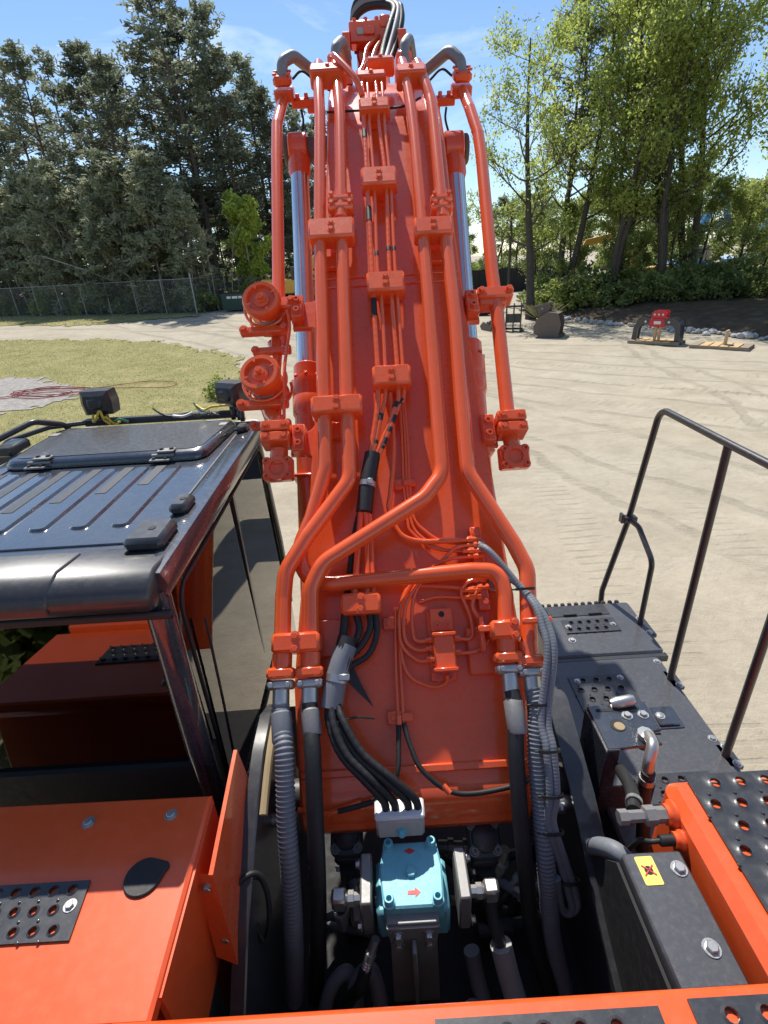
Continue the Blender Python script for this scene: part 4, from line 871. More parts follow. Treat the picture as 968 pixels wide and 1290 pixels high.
for k, pts in PIPES.items():
    g = G(); q = []
    for (a, b) in zip(pts, pts[1:]):
        n = 6 if a[0] > 4.2 else 1
        for i in range(n): f = i / n; q.append(bp(*[a[j] + (b[j] - a[j]) * f for j in range(3)]))
    q.append(bp(*pts[-1])); g.tube(fillet(q, 0.16, 8), PR, 20)
    pp = part('boom_pipe', g, 'orange_pipe', EX, smooth=50)
    s, l, h = pts[-1]                                              # end flange
    g = G(); g.box((0, 0.0, 0), (0.125, 0.05, 0.10), bmx(s + 0.015, l, h), 0.012); g.cyl(bp(s + 0.10, l, h), bp(s, l, h), 0.046, n=20); part('flange', g, 'orange_pipe', pp)
    g = G(); g.box((0, 0, 0), (0.118, 0.042, 0.085), bmx(s - 0.035, l, h), 0.010); g.cyl(bp(s - 0.05, l, h), bp(s - 0.155, l, h - .012), 0.038, n=18); hf = part('hose_flange', g, 'steel', pp)
    for dl in (-0.038, 0.038): bolt(hf, bmx(s - 0.035, l + dl, h + 0.043), 0.013, 0.014, 'steel', False)
for (s, l, w) in ((3.43, -0.312, 0.165), (3.38, 0.337, 0.14)):       # bolted joints half way up
    g = G()
    for ds in (-0.035, 0.035): g.box((0, 0, 0), (w, 0.055, 0.10), bmx(s + ds, l, .13), 0.016)
    g.cyl(bp(s - 0.12, l, .13), bp(s + 0.12, l, .13), 0.047, n=20); j = part('pipe_joint', g, 'orange_pipe', EX)
    for dl in (-w / 2 + .024, w / 2 - .024):
        for ds in (-0.03, 0.045): bolt(j, bmx(s + ds, l + dl, .18), 0.015, 0.02, 'orange', False)
# --- clamp blocks over pipes and tubes
def clamp(s0, s1, l0, l1, h0, h1, bolts=2, dl=0.0, mat='orange', name='pipe_clamp', skew=0.0):
    m_, lm = (s0 + s1) / 2, (l0 + l1) / 2; g = G(); g.box((0, 0, 0), (l1 - l0, s1 - s0, h1 - h0), bmx(m_, lm, (h0 + h1) / 2), 0.014); c = part(name, g, mat, EX)
    for k in range(bolts): bolt(c, bmx(m_ + (k - (bolts - 1) / 2) * 0.055, lm + dl, h1 - 0.001, 0.3 * k), 0.0155, 0.016, 'orange')
    return c
clamp(3.12, 3.28, -0.515, -0.225, .075, .19); clamp(1.875, 1.985, -0.475, -0.195, .075, .19); clamp(0.64, 0.73, -0.632, -0.41, .06, .19)
clamp(3.10, 3.24, 0.148, 0.388, .075, .19); clamp(0.645, 0.73, 0.375, 0.51, .06, .19, 2, 0.04)
clamp(4.72, 4.86, -0.53, -0.262, .08, .21, 1); clamp(4.62, 4.76, 0.105, 0.325, .08, .21, 1)
for (s0, s1, l0, l1) in ((4.31, 4.43, -0.18, 0.038), (3.58, 3.74, -0.176, 0.058), (2.70, 2.85, -0.157, 0.071), (2.045, 2.175, -0.138, 0.077), (0.80, 0.90, -0.316, -0.126)):
    clamp(s0, s1, l0, l1, .055, .165)
clamp(4.70, 4.80, -0.187, 0.034, .06, .17, 1); clamp(4.92, 5.02, -0.10, 0.11, .08, .20, 1)
for (s, l) in ((4.37, -0.07), (3.66, -0.06), (2.775, -0.043), (2.11, -0.03)):
    g = G(); g.box((0, 0, 0.028), (0.10, 0.09, 0.056), bmx(s, l, 0), 0.006); part('clamp_pad', g, 'orange', boom)
# bracket that holds the grey conduits at the right foot
g = G(); g.box((0, 0, 0), (0.135, 0.028, 0.035), bmx(0.715, 0.585, .195), 0.006); part('conduit_bracket', g, 'orange', EX)
g = G(); g.box((0, 0, 0.06), (0.02, 0.16, 0.12), bmx(0.68, 0.345, 0.0), 0.004); g.box((0, 0, 0.10), (0.10, 0.03, 0.02), bmx(0.70, 0.375, 0.03), 0.004); part('bracket', g, 'orange', EX)

# --- control tubes in the middle
TUBES = {
 'T1': ([(4.85, -0.147, .14), (4.2, -0.149, .11), (3.65, -0.138, .11), (2.92, -0.125, .11), (2.23, -0.108, .11), (2.08, -0.106, .11), (1.9, -0.119, .11), (1.62, -0.165, .10)], 0.0165),
 'T2': ([(4.85, -0.106, .14), (4.19, -0.11, .11), (3.65, -0.092, .11), (2.92, -0.09, .11), (2.75, -0.073, .11), (2.08, -0.065, .11), (1.87, -0.098, .11), (1.62, -0.152, .10)], 0.0120),
 'T3': ([(4.85, -0.047, .14), (4.19, -0.044, .11), (3.64, -0.013, .11), (2.91, -0.015, .11), (2.07, 0.006, .11), (1.91, -0.022, .11), (1.62, -0.138, .10)], 0.0145),
 'T4': ([(4.85, -0.001, .14), (4.18, -0.005, .11), (3.64, 0.016, .11), (2.91, 0.02, .11), (2.07, 0.037, .11), (1.94, 0.005, .11), (1.79, -0.053, .11), (1.62, -0.123, .10)], 0.0115)}
tub = {}
for k, (pts, r) in TUBES.items():
    q = []
    for a, b in zip(pts, pts[1:]):
        n = 5 if a[0] > 4.2 else 1
        for i in range(n): q.append(bp(*[a[j] + (b[j] - a[j]) * i / n for j in range(3)]))
    q.append(bp(*pts[-1])); qs = spline(q, 5); g = G()
    if k in ('T1', 'T3'):
        qq = resample(qs, 0.012); g.tube(qq, lambda i: r * (0.93 if i % 4 == 0 else 1.0), 10)     # spiral wrap
    else: g.tube(qs, r, 10)
    tub[k] = part('control_tube', g, 'orange_pipe', EX, smooth=60)
    tub[k + 'p'] = qs
def band_on(key, s, length, mat='rubber', grow=1.12):
    qs = tub[key + 'p']; r = TUBES[key][1]; tgt = min(range(1, len(qs) - 1), key=lambda i: abs((qs[i] - bp(s, 0, .11)).dot(Vector((0, math.cos(BA), math.sin(BA))))))
    d = (qs[tgt + 1] - qs[tgt - 1]).normalized(); c = qs[tgt]; g = G(); g.cyl(c - d * length / 2, c + d * length / 2, r * grow, n=12); part('black_tape', g, mat, tub[key])
for key, s, L in (('T1', 4.10, .07), ('T1', 3.32, .12), ('T1', 2.60, .13), ('T2', 1.86, .04), ('T2', 1.74, .02), ('T3', 1.93, .035), ('T3', 3.05, .03), ('T4', 1.95, .045), ('T4', 1.84, .05), ('T4', 1.80, .03), ('T4', 1.74, .04), ('T4', 1.68, .02), ('T4', 3.05, .03), ('T2', 3.05, .03)): band_on(key, s, L)
def hose(name, pts, r, mat, n=10, sm=6, world=False, parent=None, lab=None, rings=0.0):
    q = spline([Vector(p) if world else bp(*p) for p in pts], sm); g = G()
    if rings: qq = resample(q, rings / 4); g.tube(qq, lambda i: r * (0.94 if i % 4 == 0 else 1.0), n)
    else: g.tube(q, r, n)
    return part(name, g, mat, parent or EX, label=lab, smooth=60)
def sleeve(pts, r, parent=None, mat='rubber'):
    q = spline([bp(*p) for p in pts], 5); g = G(); g.tube(q, r, 18); return part('hose_sleeve', g, mat, EX, smooth=50), q
sl1, q = sleeve([(1.655, -0.148, .10), (1.48, -0.181, .095), (1.33, -0.2, .09)], 0.043)
d = (q[6] - q[4]).normalized(); g = G(); g.cyl(q[5] - d * .014, q[5] + d * .014, 0.0455, n=20); g.box((0, 0, 0), (0.03, 0.03, 0.022), bmx(1.48, -0.165, .14), .004); part('band_clamp', g, 'steel', sl1)
for pts, r in (([(1.36, -0.216, .08), (1.27, -0.223, .07), (1.09, -0.241, .07), (0.87, -0.256, .09)], .0165), ([(1.36, -0.196, .085), (1.27, -0.19, .07), (1.08, -0.19, .07), (0.87, -0.193, .09)], .0145), ([(1.36, -0.18, .08), (1.27, -0.170, .07), (1.08, -0.165, .07), (0.87, -0.161, .09)], .0115)):
    hose('control_tube', pts, r, 'orange_pipe')
hose('black_wrapped_cable', [(1.40, -0.206, .06), (1.25, -0.248, .04), (0.93, -0.293, .045), (0.85, -0.297, .08)], 0.017, 'rubber')
for pts, r in (([(0.84, -0.297, .10), (0.75, -0.305, .10), (0.66, -0.318, .10)], .021), ([(0.84, -0.255, .10), (0.74, -0.233, .10), (0.67, -0.26, .10), (0.62, -0.302, .10)], .017), ([(0.84, -0.19, .10), (0.74, -0.18, .10), (0.65, -0.234, .10), (0.60, -0.30, .10)], .017), ([(0.84, -0.159, .10), (0.72, -0.15, .10), (0.62, -0.19, .10), (0.57, -0.276, .10), (0.53, -0.33, .10)], .0155)):
    hose('control_hose', pts, r, 'rubber', rings=0.03)
sl2, q = sleeve([(0.665, -0.292, .11), (0.59, -0.32, .115), (0.50, -0.343, .115), (0.395, -0.363, .11)], 0.050, mat='gray_sleeve')
d = (q[10] - q[8]).normalized(); g = G(); g.cyl(q[9] - d * .016, q[9] + d * .016, 0.053, n=20); g.box((0, 0, 0), (0.05, 0.03, 0.025), bmx(0.52, -0.30, .16), .004); part('band_clamp', g, 'steel', sl2)
sl3, q3 = sleeve([(0.70, -0.288, .11), (0.63, -0.305, .115), (0.56, -0.325, .115)], 0.047)
g = G(); g.add([tuple(bp(0.58, -0.27, .06)), tuple(bp(0.50, -0.235, .05)), tuple(bp(0.385, -0.175, .03)), tuple(bp(0.52, -0.31, .07))], [(0, 1, 2, 3)]); part('loose_tape_tail', g, 'rubber', sl3)
CB = Vector((-0.012, 1.40, 2.035))                                    # grey plug box the black hoses drop into
lowh = [([(0.41, -0.375, .12), (0.33, -0.37, .13)], (-0.075, 1.425, 2.11)), ([(0.41, -0.36, .14), (0.32, -0.345, .16)], (-0.035, 1.425, 2.11)), ([(0.41, -0.35, .10), (0.33, -0.33, .13)], (0.02, 1.425, 2.11)), ([(0.41, -0.335, .13), (0.33, -0.30, .16)], (0.06, 1.425, 2.11))]
for (a, b), e in lowh:
    e = Vector(e); p0, p1 = bp(*a), bp(*b); hose('control_hose', [p0, p1, p1.lerp(e, .38) + Vector((-0.035, -0.02, 0.03)), p1.lerp(e, .75) + Vector((-0.02, -0.02, 0.06)), e + Vector((0, 0, .03)), e - Vector((0, 0.01, 0.06))], 0.0175, 'rubber', world=True, rings=0.035)
g = G(); g.box((0, 0, 0), (0.205, 0.06, 0.115), Matrix.Translation(CB), 0.012); pb = part('plug_box', g, 'print_gray', EX, label='pale grey plug box under the black hoses')
g = G(); g.box((0, 0.02, 0.06), (0.212, 0.09, 0.022), Matrix.Translation(CB), 0.008); part('rim', g, 'white', pb)
bolt(pb, at(CB.x + .005, CB.y - .03, CB.z - .01, Matrix.Rotation(R(90), 3, 'X')), .016, .022, 'teal')
g = G(); g.tube(spline([bp(0.335, -0.33, .15), bp(0.35, -0.25, .13), bp(0.34, -0.17, .10)], 5), 0.005, 6); part('cable_tie', g, 'rubber', EX)

# --- small bore lines, manifold and valve block on the lower plate
thin = [
 [(2.09, 0.012, .05), (1.74, 0.015, .03), (1.49, 0.013, .03), (1.28, 0.025, .03), (1.22, 0.046, .03), (1.13, 0.156, .03), (1.10, 0.33, .035)],
 [(2.09, 0.024, .05), (1.73, 0.032, .03), (1.49, 0.030, .03), (1.29, 0.042, .03), (1.20, 0.087, .03), (1.12, 0.205, .03), (1.12, 0.335, .035)],
 [(2.09, 0.034, .05), (1.73, 0.046, .03), (1.49, 0.045, .03), (1.31, 0.055, .03), (1.23, 0.109, .03), (1.16, 0.208, .03), (1.15, 0.338, .035)],
 [(0.67, 0.118, .06), (0.67, 0.042, .05), (0.72, 0.022, .045), (0.85, 0.028, .045), (0.95, 0.073, .05), (1.07, 0.2, .05), (1.12, 0.264, .06), (1.13, 0.347, .05)],
 [(0.63, 0.116, .06), (0.63, 0.036, .05), (0.68, -0.015, .045), (0.78, -0.018, .045), (0.88, 0.01, .05), (1.01, 0.116, .05), (1.06, 0.22, .06), (1.07, 0.329, .05)],
 [(0.58, 0.113, .06), (0.58, 0.041, .05), (0.65, -0.030, .04), (0.74, -0.042, .04), (0.86, -0.025, .04), (1.0, 0.076, .04), (1.02, 0.237, .04), (1.02, 0.337, .05)],
 [(0.51, 0.172, .06), (0.47, 0.165, .04), (0.46, 0.101, .035), (0.50, 0.011, .035), (0.58, -0.030, .03), (0.71, -0.040, .03), (0.82, -0.036, .03), (0.92, 0.0, .035), (0.94, 0.072, .035), (0.91, 0.307, .05)],
 [(0.67, 0.226, .06), (0.67, 0.302, .05), (0.75, 0.309, .045), (0.82, 0.292, .045), (0.89, 0.27, .05), (0.93, 0.293, .06), (0.95, 0.335, .06)],
 [(0.60, 0.221, .06), (0.61, 0.327, .05), (0.66, 0.378, .045), (0.72, 0.368, .045), (0.81, 0.322, .05), (0.86, 0.33, .06), (0.91, 0.359, .06)],
 [(0.86, 0.06, .03), (0.88, 0.15, .03), (0.87, 0.26, .035), (0.865, 0.33, .04)],
 [(0.84, -0.058, .03), (0.56, -0.066, .025), (0.30, -0.063, .03)], [(0.84, -0.045, .03), (0.56, -0.043, .025), (0.30, -0.040, .03)]]
for i, pts in enumerate(thin): hose('pilot_tube', pts, 0.0085 if i < 3 or i > 8 else 0.0098, 'orange_pipe', 8)
hose('pilot_hose', [(2.03, -0.041, .09), (1.81, -0.035, .06), (1.64, -0.037, .05), (1.43, -0.062, .05), (1.35, -0.07, .05), (1.22, -0.024, .05), (1.17, 0.064, .05), (1.16, 0.206, .05), (1.16, 0.33, .05)], 0.0145, 'orange_pipe')
g = G(); g.box((0, 0, 0.022), (0.055, 0.43, 0.044), bmx(1.015, 0.375, 0), 0.006); mf = part('manifold_bar', g, 'orange', EX)
bolt(mf, bmx(1.19, 0.365, .044), .017, .016); bolt(mf, bmx(0.84, 0.385, .044), .017, .016)
for (s, l) in ((1.16, .345), (1.13, .37), (1.07, .365), (1.02, .365), (0.95, .35), (0.91, .37), (0.90, .325), (0.865, .325), (1.10, .345)):
    g = G(); Mx = bmx(s, l, .055) @ Matrix.Rotation(R(90), 4, 'Y'); g.lathe([(0, -.05), (.012, -.05), (.012, -.02), (.0175, -.02), (.0175, .005), (.013, .005), (.013, .02), (.017, .02), (.017, .04), (0, .04)], Mx, 6); part('fitting', g, 'orange_pipe', mf, smooth=25)
g = G(); g.box((0, 0, 0.011), (0.125, 0.335, 0.022), bmx(0.648, 0.158, 0), 0.006); vb = part('valve_base', g, 'orange', EX)
g = G(); g.box((0, 0, 0.018), (0.11, 0.11, 0.036), bmx(0.765, 0.163, .02), 0.004); part('spacer', g, 'orange', vb)
g = G(); g.lathe([(0.0, 0.001), (.014, 0.001), (.014, 0.0025), (0, 0.0025)], bmx(0.79, 0.165, .056), 16); part('tapped_hole', g, 'black_matte', vb)
for (s, l) in ((0.735, 0.14), (0.737, 0.19), (0.50, 0.135), (0.50, 0.19)): bolt(vb, bmx(s, l, .056 if s > .6 else .022), .013, .014, 'orange', True, True)
g = G(); g.box((0, 0, 0.042), (0.098, 0.165, 0.085), bmx(0.61, 0.165, .022), 0.007); g.box((0, 0, 0.05), (0.112, 0.018, 0.10), bmx(0.69, 0.165, .022), 0.004); g.box((0, 0, 0.05), (0.112, 0.018, 0.10), bmx(0.53, 0.165, .022), 0.004); part('valve_block', g, 'orange', vb)
for (s, l) in ((.67, .105), (.63, .105), (.585, .105), (.67, .225), (.605, .225)):
    g = G(); Mx = bmx(s, l, .065) @ Matrix.Rotation(R(90), 4, 'Y'); g.lathe([(0, -.025), (.011, -.025), (.011, -.008), (.015, -.008), (.015, .02), (0, .02)], Mx, 6); part('fitting', g, 'orange_pipe', vb, smooth=25)
for k in range(5):
    for sg in (-1, 1): bolt(vb, bmx(.555 + .028 * k, .165 + sg * .049, .065) @ Matrix.Rotation(R(90) * sg, 4, 'Y'), .006, .006, 'orange_pipe', False)
for (s, l) in ((0.765, -0.085), (0.335, -0.078), (1.50, -0.005)):
    g = G(); g.box((0, 0, 0.016), (0.075, 0.062, 0.032), bmx(s, l, 0), 0.006); g.box((0.055, 0, 0.03), (0.055, 0.04, 0.022), bmx(s, l, 0), 0.005); c = part('tube_clip', g, 'orange', EX); bolt(c, bmx(s, l - .008, .032), .013, .012)
g = G(); g.box((0, 0, .035), (0.055, 0.035, 0.03), bmx(1.50, 0.036, 0), .005); part('tube_clip', g, 'orange', EX)
hose('pilot_hose', [bp(.31, -.063, .03), bp(.22, -.066, .05), bp(.12, -.075, .07), bp(.04, -.12, .06), bp(0.0, -.2, .05), bp(-.03, -.34, .03)], .0115, 'rubber', world=True)
hose('pilot_hose', [bp(.31, -.040, .03), bp(.22, -.015, .05), bp(.12, .03, .07), bp(.03, .14, .06), bp(.01, .26, .05), bp(.03, .45, .03), bp(.05, .52, 0)], .0115, 'rubber', world=True)
hose('pilot_hose', [bp(0.0, -.24, .03), bp(-.04, -.4, .02), bp(-.02, -.52, 0.0)], .0115, 'orange_pipe', world=True)
for s, l, a in ((0.325, -.062, 0), (0.035, .135, 1.0)):
    g = G(); c = bp(s, l, .045 if a == 0 else .065); d = Vector((.6 * a, -.5, -.5)).normalized(); g.cyl(c - d * .02, c + d * .02, .0135, n=10); part('tube_tag', g, 'orange_pipe', EX)

# --- outer lines, accumulators and rod-side valves hanging off the ears
def outer(pts, top):
    g = G(); q = [bp(*p) for p in pts]; g.tube(fillet([top] + q, 0.14, 8), 0.041, 18); return part('outer_pipe', g, 'orange_pipe', EX, smooth=50)
opl = outer([(4.5, -0.80, -.02), (4.13, -0.789, -.02), (3.5, -0.758, -.02), (2.84, -0.725, -.02)], Vector((-0.60, 5.17, 5.40)))
opr = outer([(4.55, 0.652, -.02), (4.24, 0.678, -.02), (4.01, 0.679, -.02), (2.96, 0.647, -.02), (2.72, 0.647, -.02), (1.80, 0.628, -.02)], Vector((0.825, 5.12, 5.37)))
for (c, ex, pts) in ((Vector((-0.592, 5.19, 5.49)), opl, [(-0.592, 5.19, 5.53), (-0.585, 5.21, 5.64), (-0.50, 5.30, 5.70), (-0.36, 5.45, 5.63), (-0.30, 5.55, 5.55)]), (Vector((0.823, 5.15, 5.44)), opr, [(0.823, 5.15, 5.48), (0.815, 5.17, 5.57), (0.74, 5.25, 5.66), (0.56, 5.42, 5.58), (0.50, 5.5, 5.5)])):
    Mx = Matrix.Translation(c) @ Matrix.Rotation(R(24), 4, 'X'); g = G(); g.box((0, 0, -0.06), (0.155, 0.15, 0.085), Mx, .012); g.box((0, 0, 0.03), (0.145, 0.13, 0.07), Mx, .02); fl = part('flange_block', g, 'orange', EX)
    for dx in (-.055, .055):
        for dy in (-.045, .045): bolt(fl, Mx @ at(dx, dy, .065), .017, .02, 'orange', False)
    sg = 1 if c.x < 0 else -1
    g = G(); g.box((sg * .16, 0.0, -.12), (0.22, 0.09, 0.06), Mx, .008); g.box((sg * .24, 0.0, -.16), (0.14, 0.11, 0.05), Mx, .01); bk_ = part('flange_bracket', g, 'orange', EX)
    for dx in (.10, .17): bolt(bk_, Mx @ at(sg * dx, -.01, -.09), .016, .035, 'orange', True)
    g = G(); g.tube(fillet(pts, .09, 8), .043, 16); part('steel_elbow', g, 'steel_dull', EX, smooth=55)
    hose('breather_hose', [c + Vector((sg * .08, -.02, .03)), c + Vector((sg * .16, .0, .08)), c + Vector((sg * .26, .05, .02)), c + Vector((sg * .42, .1, -.06))], .009, 'rubber', world=True)
    hose('grease_hose', [c + Vector((sg * .12, .02, -.16)), c + Vector((sg * .13, .0, -.24)), c + Vector((sg * .10, .02, -.33))], .009, 'rubber', world=True)
for (x, z, y) in ((-0.165, 5.75, 5.25), (0.375, 5.74, 5.25)):
    g = G(); g.tube(fillet([(x, y - .1, z - .22), (x + .01, y, z - .03), (x + .06, y + .15, z + .05), (x + .09, y + .3, z - .02)], .08, 7), .04, 14); part('steel_elbow', g, 'steel_dull', EX, smooth=55)
    g = G(); g.box((x, y - .02, z - .13), (.125, .10, .11), None, .02); part('flange_block', g, 'orange', EX)

def pipe_block(s, l, h, parent=EX, wide=.16):
    Mx = bmx(s, l, h); g = G(); g.box((0, 0.035, 0.03), (wide, .062, .13), Mx, .008); g.box((0, -0.035, 0.03), (wide, .062, .13), Mx, .008); c = part('pipe_block', g, 'orange', EX)
    for dx in (-wide / 2 + .03, wide / 2 - .03):
        for dy in (-.036, .036): bolt(c, Mx @ at(dx, dy, .094), .0165, .016, 'orange')
    return c
def ear_pad(s, l, h):
    Mx = bmx(s, l, h); g = G(); g.box((0, 0, 0), (.078, .17, .09), Mx, .008); c = part('mount_pad', g, 'orange', EX)
    for dy in (-.04, .04): bolt(c, Mx @ at(0, dy, .045), .019, .02, 'orange', True, True)
def end_flange(s, l, h, tilt=0.0):
    Mx = bmx(s, l, h) @ Matrix.Rotation(tilt, 4, 'X'); g = G(); g.box((0, 0, -.03), (.165, .13, .07), Mx, .01)
    g.lathe([(0, 0.0), (.066, 0.0), (.066, .022), (.042, .022), (.042, .006), (0, .006)], Mx @ at(0, 0, .002), 26); c = part('square_flange', g, 'orange', EX)
    for dx in (-.057, .057):
        for dy in (-.042, .042): bolt(c, Mx @ at(dx, dy, .004), .0175, .024, 'orange', True, True)
ear_pad(2.74, -0.60, -.01); ear_pad(2.70, 0.49, -.01); ear_pad(1.82, -0.565, -.01); ear_pad(1.81, 0.50, -.01)
pipe_block(1.84, -0.685, 0.0); pipe_block(1.82, 0.627, -.01)
g = G(); Mx = bmx(2.76, 0.638, -.02); g.box((0, 0, 0), (.22, .085, .11), Mx, .012); g.box((-.02, -.055, -.01), (.17, .05, .09), Mx, .01); c = part('pipe_block', g, 'orange', EX)
for dx in (-.085, .085): bolt(c, Mx @ at(dx, 0, .053), .02, .03, 'orange')
g = G(); Mx = bmx(2.78, -0.69, -.02); g.box((0, 0, 0), (.16, .085, .11), Mx, .012); c = part('pipe_block', g, 'orange', EX)
for dx in (-.055, .055): bolt(c, Mx @ at(dx, 0, .053), .02, .03, 'orange')
g = G(); g.cyl(bp(1.76, -0.675, 0), bp(1.66, -0.675, 0.0), .05); part('outer_pipe', g, 'orange_pipe', EX)
g = G(); g.cyl(bp(1.76, 0.627, -.01), bp(1.66, 0.63, 0.0), .046); part('outer_pipe', g, 'orange_pipe', EX)
end_flange(1.64, -0.675, .02, R(12)); end_flange(1.63, 0.632, .01, R(12))
# two canister accumulators, axis tilted towards the platform
for (s, l, h, ttl) in ((2.755, -0.808, .10, 'upper'), (2.225, -0.79, .10, 'lower')):
    top = bp(s, l, h); ax = Vector((0.06, 0.80, -0.60)).normalized()       # body runs away from the cap
    if ttl == 'lower': ax = Vector((0.10, 0.70, -0.70)).normalized()
    Mx = Matrix.Translation(top) @ (-ax).to_track_quat('Z', 'Y').to_matrix().to_4x4()
    g = G(); r0 = .118; g.lathe([(0, -.36), (.06, -.36), (.075, -.33), (r0 - .012, -.26), (r0 - .012, -.05), (r0, -.045), (r0, -.01), (r0 - .008, 0), (.088, 0), (.085, -.028), (0, -.028)], Mx, 40); ac = part('accumulator', g, 'orange_pipe', EX, smooth=40)
    g = G(); g.lathe([(0, 0), (.052, 0), (.05, .012), (.03, .016), (.03, .03), (0, .03)], Mx @ at(0, 0, -.028), 26); part('end_cap', g, 'orange_pipe', ac)
    bolt(ac, Mx @ at(0, 0, .002), .021, .026, 'orange', False)
    for k in range(4): g = G(); a = k * math.pi / 2 + .5; g.box((.083, 0, -.004), (.022, .014, .012), Mx @ Matrix.Rotation(a, 4, 'Z'), .002); part('lug', g, 'orange_pipe', ac)
    g = G(); n = 14; q0 = [(.1075 * math.cos(-1.9 + .95 * k / n), .1075 * math.sin(-1.9 + .95 * k / n)) for k in range(n + 1)]
    vs_ = [(x, y, z) for z in (-.10, -.19) for x, y in q0]; g.add(vs_, [(k, k + 1, n + 2 + k, n + 1 + k) for k in range(n)], Mx); part('data_label', g, 'print_gray', ac)
    # saddle and U bolts
    for zz_ in (-.105, -.215):
        g = G(); q = [Vector((1.12 * r0 * math.cos(a), 1.12 * r0 * math.sin(a), zz_)) for a in [R(-205 + 230 * k / 16) for k in range(17)]]
        g.tube([Mx @ p for p in q], .009, 8); part('u_bolt', g, 'orange_pipe', ac)
    g = G(); g.box((0, 0, 0), (.30, .05, .05), bmx(s - .135, l, -.04), .008); g.box((.06, 0, -.05), (.06, .16, .05), bmx(s - .16, l, -.06), .008); sd = part('saddle_bar', g, 'orange', ac)
    for dx in (-.125, .125): bolt(sd, bmx(s - .135, l + dx, -.015), .02, .022, 'orange')
    g = G(); g.box((0, 0, 0), (.24, .045, .045), bmx(s - .25, l + .04, -.09), .008); sd = part('saddle_bar', g, 'orange', ac)
    for dx in (-.10, .10): bolt(sd, bmx(s - .25, l + .04 + dx, -.067), .018, .02, 'orange')
g = G(); g.tube(fillet([bp(2.10, -0.77, -.12), bp(2.02, -0.74, -.08), bp(1.96, -0.70, -.03), bp(1.86, -0.685, 0)], .08), .052, 16); part('elbow_pipe', g, 'orange_pipe', EX, smooth=50)
g = G(); g.tube(fillet([bp(2.62, -0.79, -.16), bp(2.50, -0.74, -.12), bp(2.36, -0.74, -.10), bp(2.2, -0.76, -.14)], .08), .03, 12); part('elbow_pipe', g, 'orange_pipe', EX, smooth=50)
g = G(); g.tube(fillet([bp(2.82, -0.72, -.02), bp(2.70, -0.70, -.06), bp(2.58, -0.72, -.14)], .08), .034, 12); part('elbow_pipe', g, 'orange_pipe', EX, smooth=50)
g = G(); g.tube(spline([bp(2.70, -0.66, .04), bp(2.60, -0.64, .02), bp(2.45, -0.655, 0), bp(2.30, -0.66, .02), bp(2.1, -0.66, .0), bp(1.98, -0.66, -.02)], 5), .010, 8); part('pilot_tube', g, 'orange_pipe', EX, smooth=60)

# --- boom cylinders
for (x, top, bot) in ((-0.51, Vector((-0.51, 5.05, 5.03)), Vector((-0.47, 2.60, 2.05))), (0.72, Vector((0.72, 4.90, 4.95)), Vector((0.64, 2.62, 1.90)))):
    d = (bot - top).normalized(); cy = link('boom_cylinder', None, EX); P = lambda t: top + d * t
    f = 1.93 if x < 0 else 1.66
    g = G(); g.cyl(P(.22), P(2.0), .072, n=24); part('rod', g, 'chrome', cy, smooth=50)
    g = G(); g.lathe([(0, 0), (.088, 0), (.088, .16), (.07, .22), (0, .22)], Matrix.Translation(P(.06)) @ d.to_track_quat('Z', 'Y').to_matrix().to_4x4(), 22)
    g.cyl(top + Vector((-.075, 0, 0)), top + Vector((.075, 0, 0)), .125, n=26, b=.01); part('rod_eye', g, 'orange', cy)
    g = G(); sg = 1 if x > 0 else -1; g.cyl(top + Vector((sg * .075, 0, 0)), top + Vector((sg * .115, 0, 0)), .105, n=24, b=.01); g.cyl(top + Vector((-sg * .075, 0, 0)), top + Vector((-sg * .30, 0, 0)), .09, n=24); pn = part('pivot_pin', g, 'rust', cy)
    g = G(); Mx = Matrix.Translation(P(f)) @ d.to_track_quat('Z', 'Y').to_matrix().to_4x4(); g.lathe([(0, 0), (.09, 0), (.098, .01), (.098, .12), (.112, .125), (.112, .24), (.107, .25), (.112, .26), (.112, .37), (.10, .40), (0, .40)], Mx, 26); gl = part('gland', g, 'orange', cy)
    for k in range(8): a = k * math.pi / 4; bolt(gl, Mx @ at(.104 * math.cos(a), .104 * math.sin(a), .118) @ Matrix.Rotation(R(180), 4, 'X'), .013, .02, 'orange', False)
    g = G(); g.cyl(P(f + .38), P((bot - top).length), .099, n=24); part('barrel', g, 'orange', cy, smooth=50)
    g = G(); g.box((0, 0, 0), (.235, .235, .025), Matrix.Translation(P(f + .85)) @ d.to_track_quat('Z', 'Y').to_matrix().to_4x4(), .03); part('pipe_band', g, 'orange', cy)
# --- arm cylinder bracket and hoses over the crest, upper boom fittings
ab = link('arm_cylinder', None, EX)
for x in (-0.075, 0.40):
    g = G(); g.prism([(5.55, 5.56), (6.55, 5.60), (6.5, 5.95), (6.25, 6.08), (6.05, 6.06), (5.62, 5.92)], x - .03, x + .03, YZ, .005); part('clevis_plate', g, 'orange', ab)
g = G(); g.cyl((0.155, 6.15, 5.93), (0.155, 8.1, 6.1), .15, n=26, b=.02); part('barrel', g, 'orange', ab)
g = G(); g.box((0.15, 6.08, 6.03), (.40, .20, .16), None, .015); g.box((0.13, 5.97, 6.03), (.10, .04, .06), None, .006); g.box((0.27, 6.05, 6.09), (.09, .16, .09), None, .01); vb2 = part('valve_head', g, 'orange', ab)
g = G(); g.box((0.055, 5.975, 6.03), (.07, .02, .05), None, .004); part('data_label', g, 'print_gray', vb2)
for dx in (-.15, -.05, .05, .15): bolt(vb2, at(.15 + dx, 6.02, 6.11), .02, .025, 'orange', False)
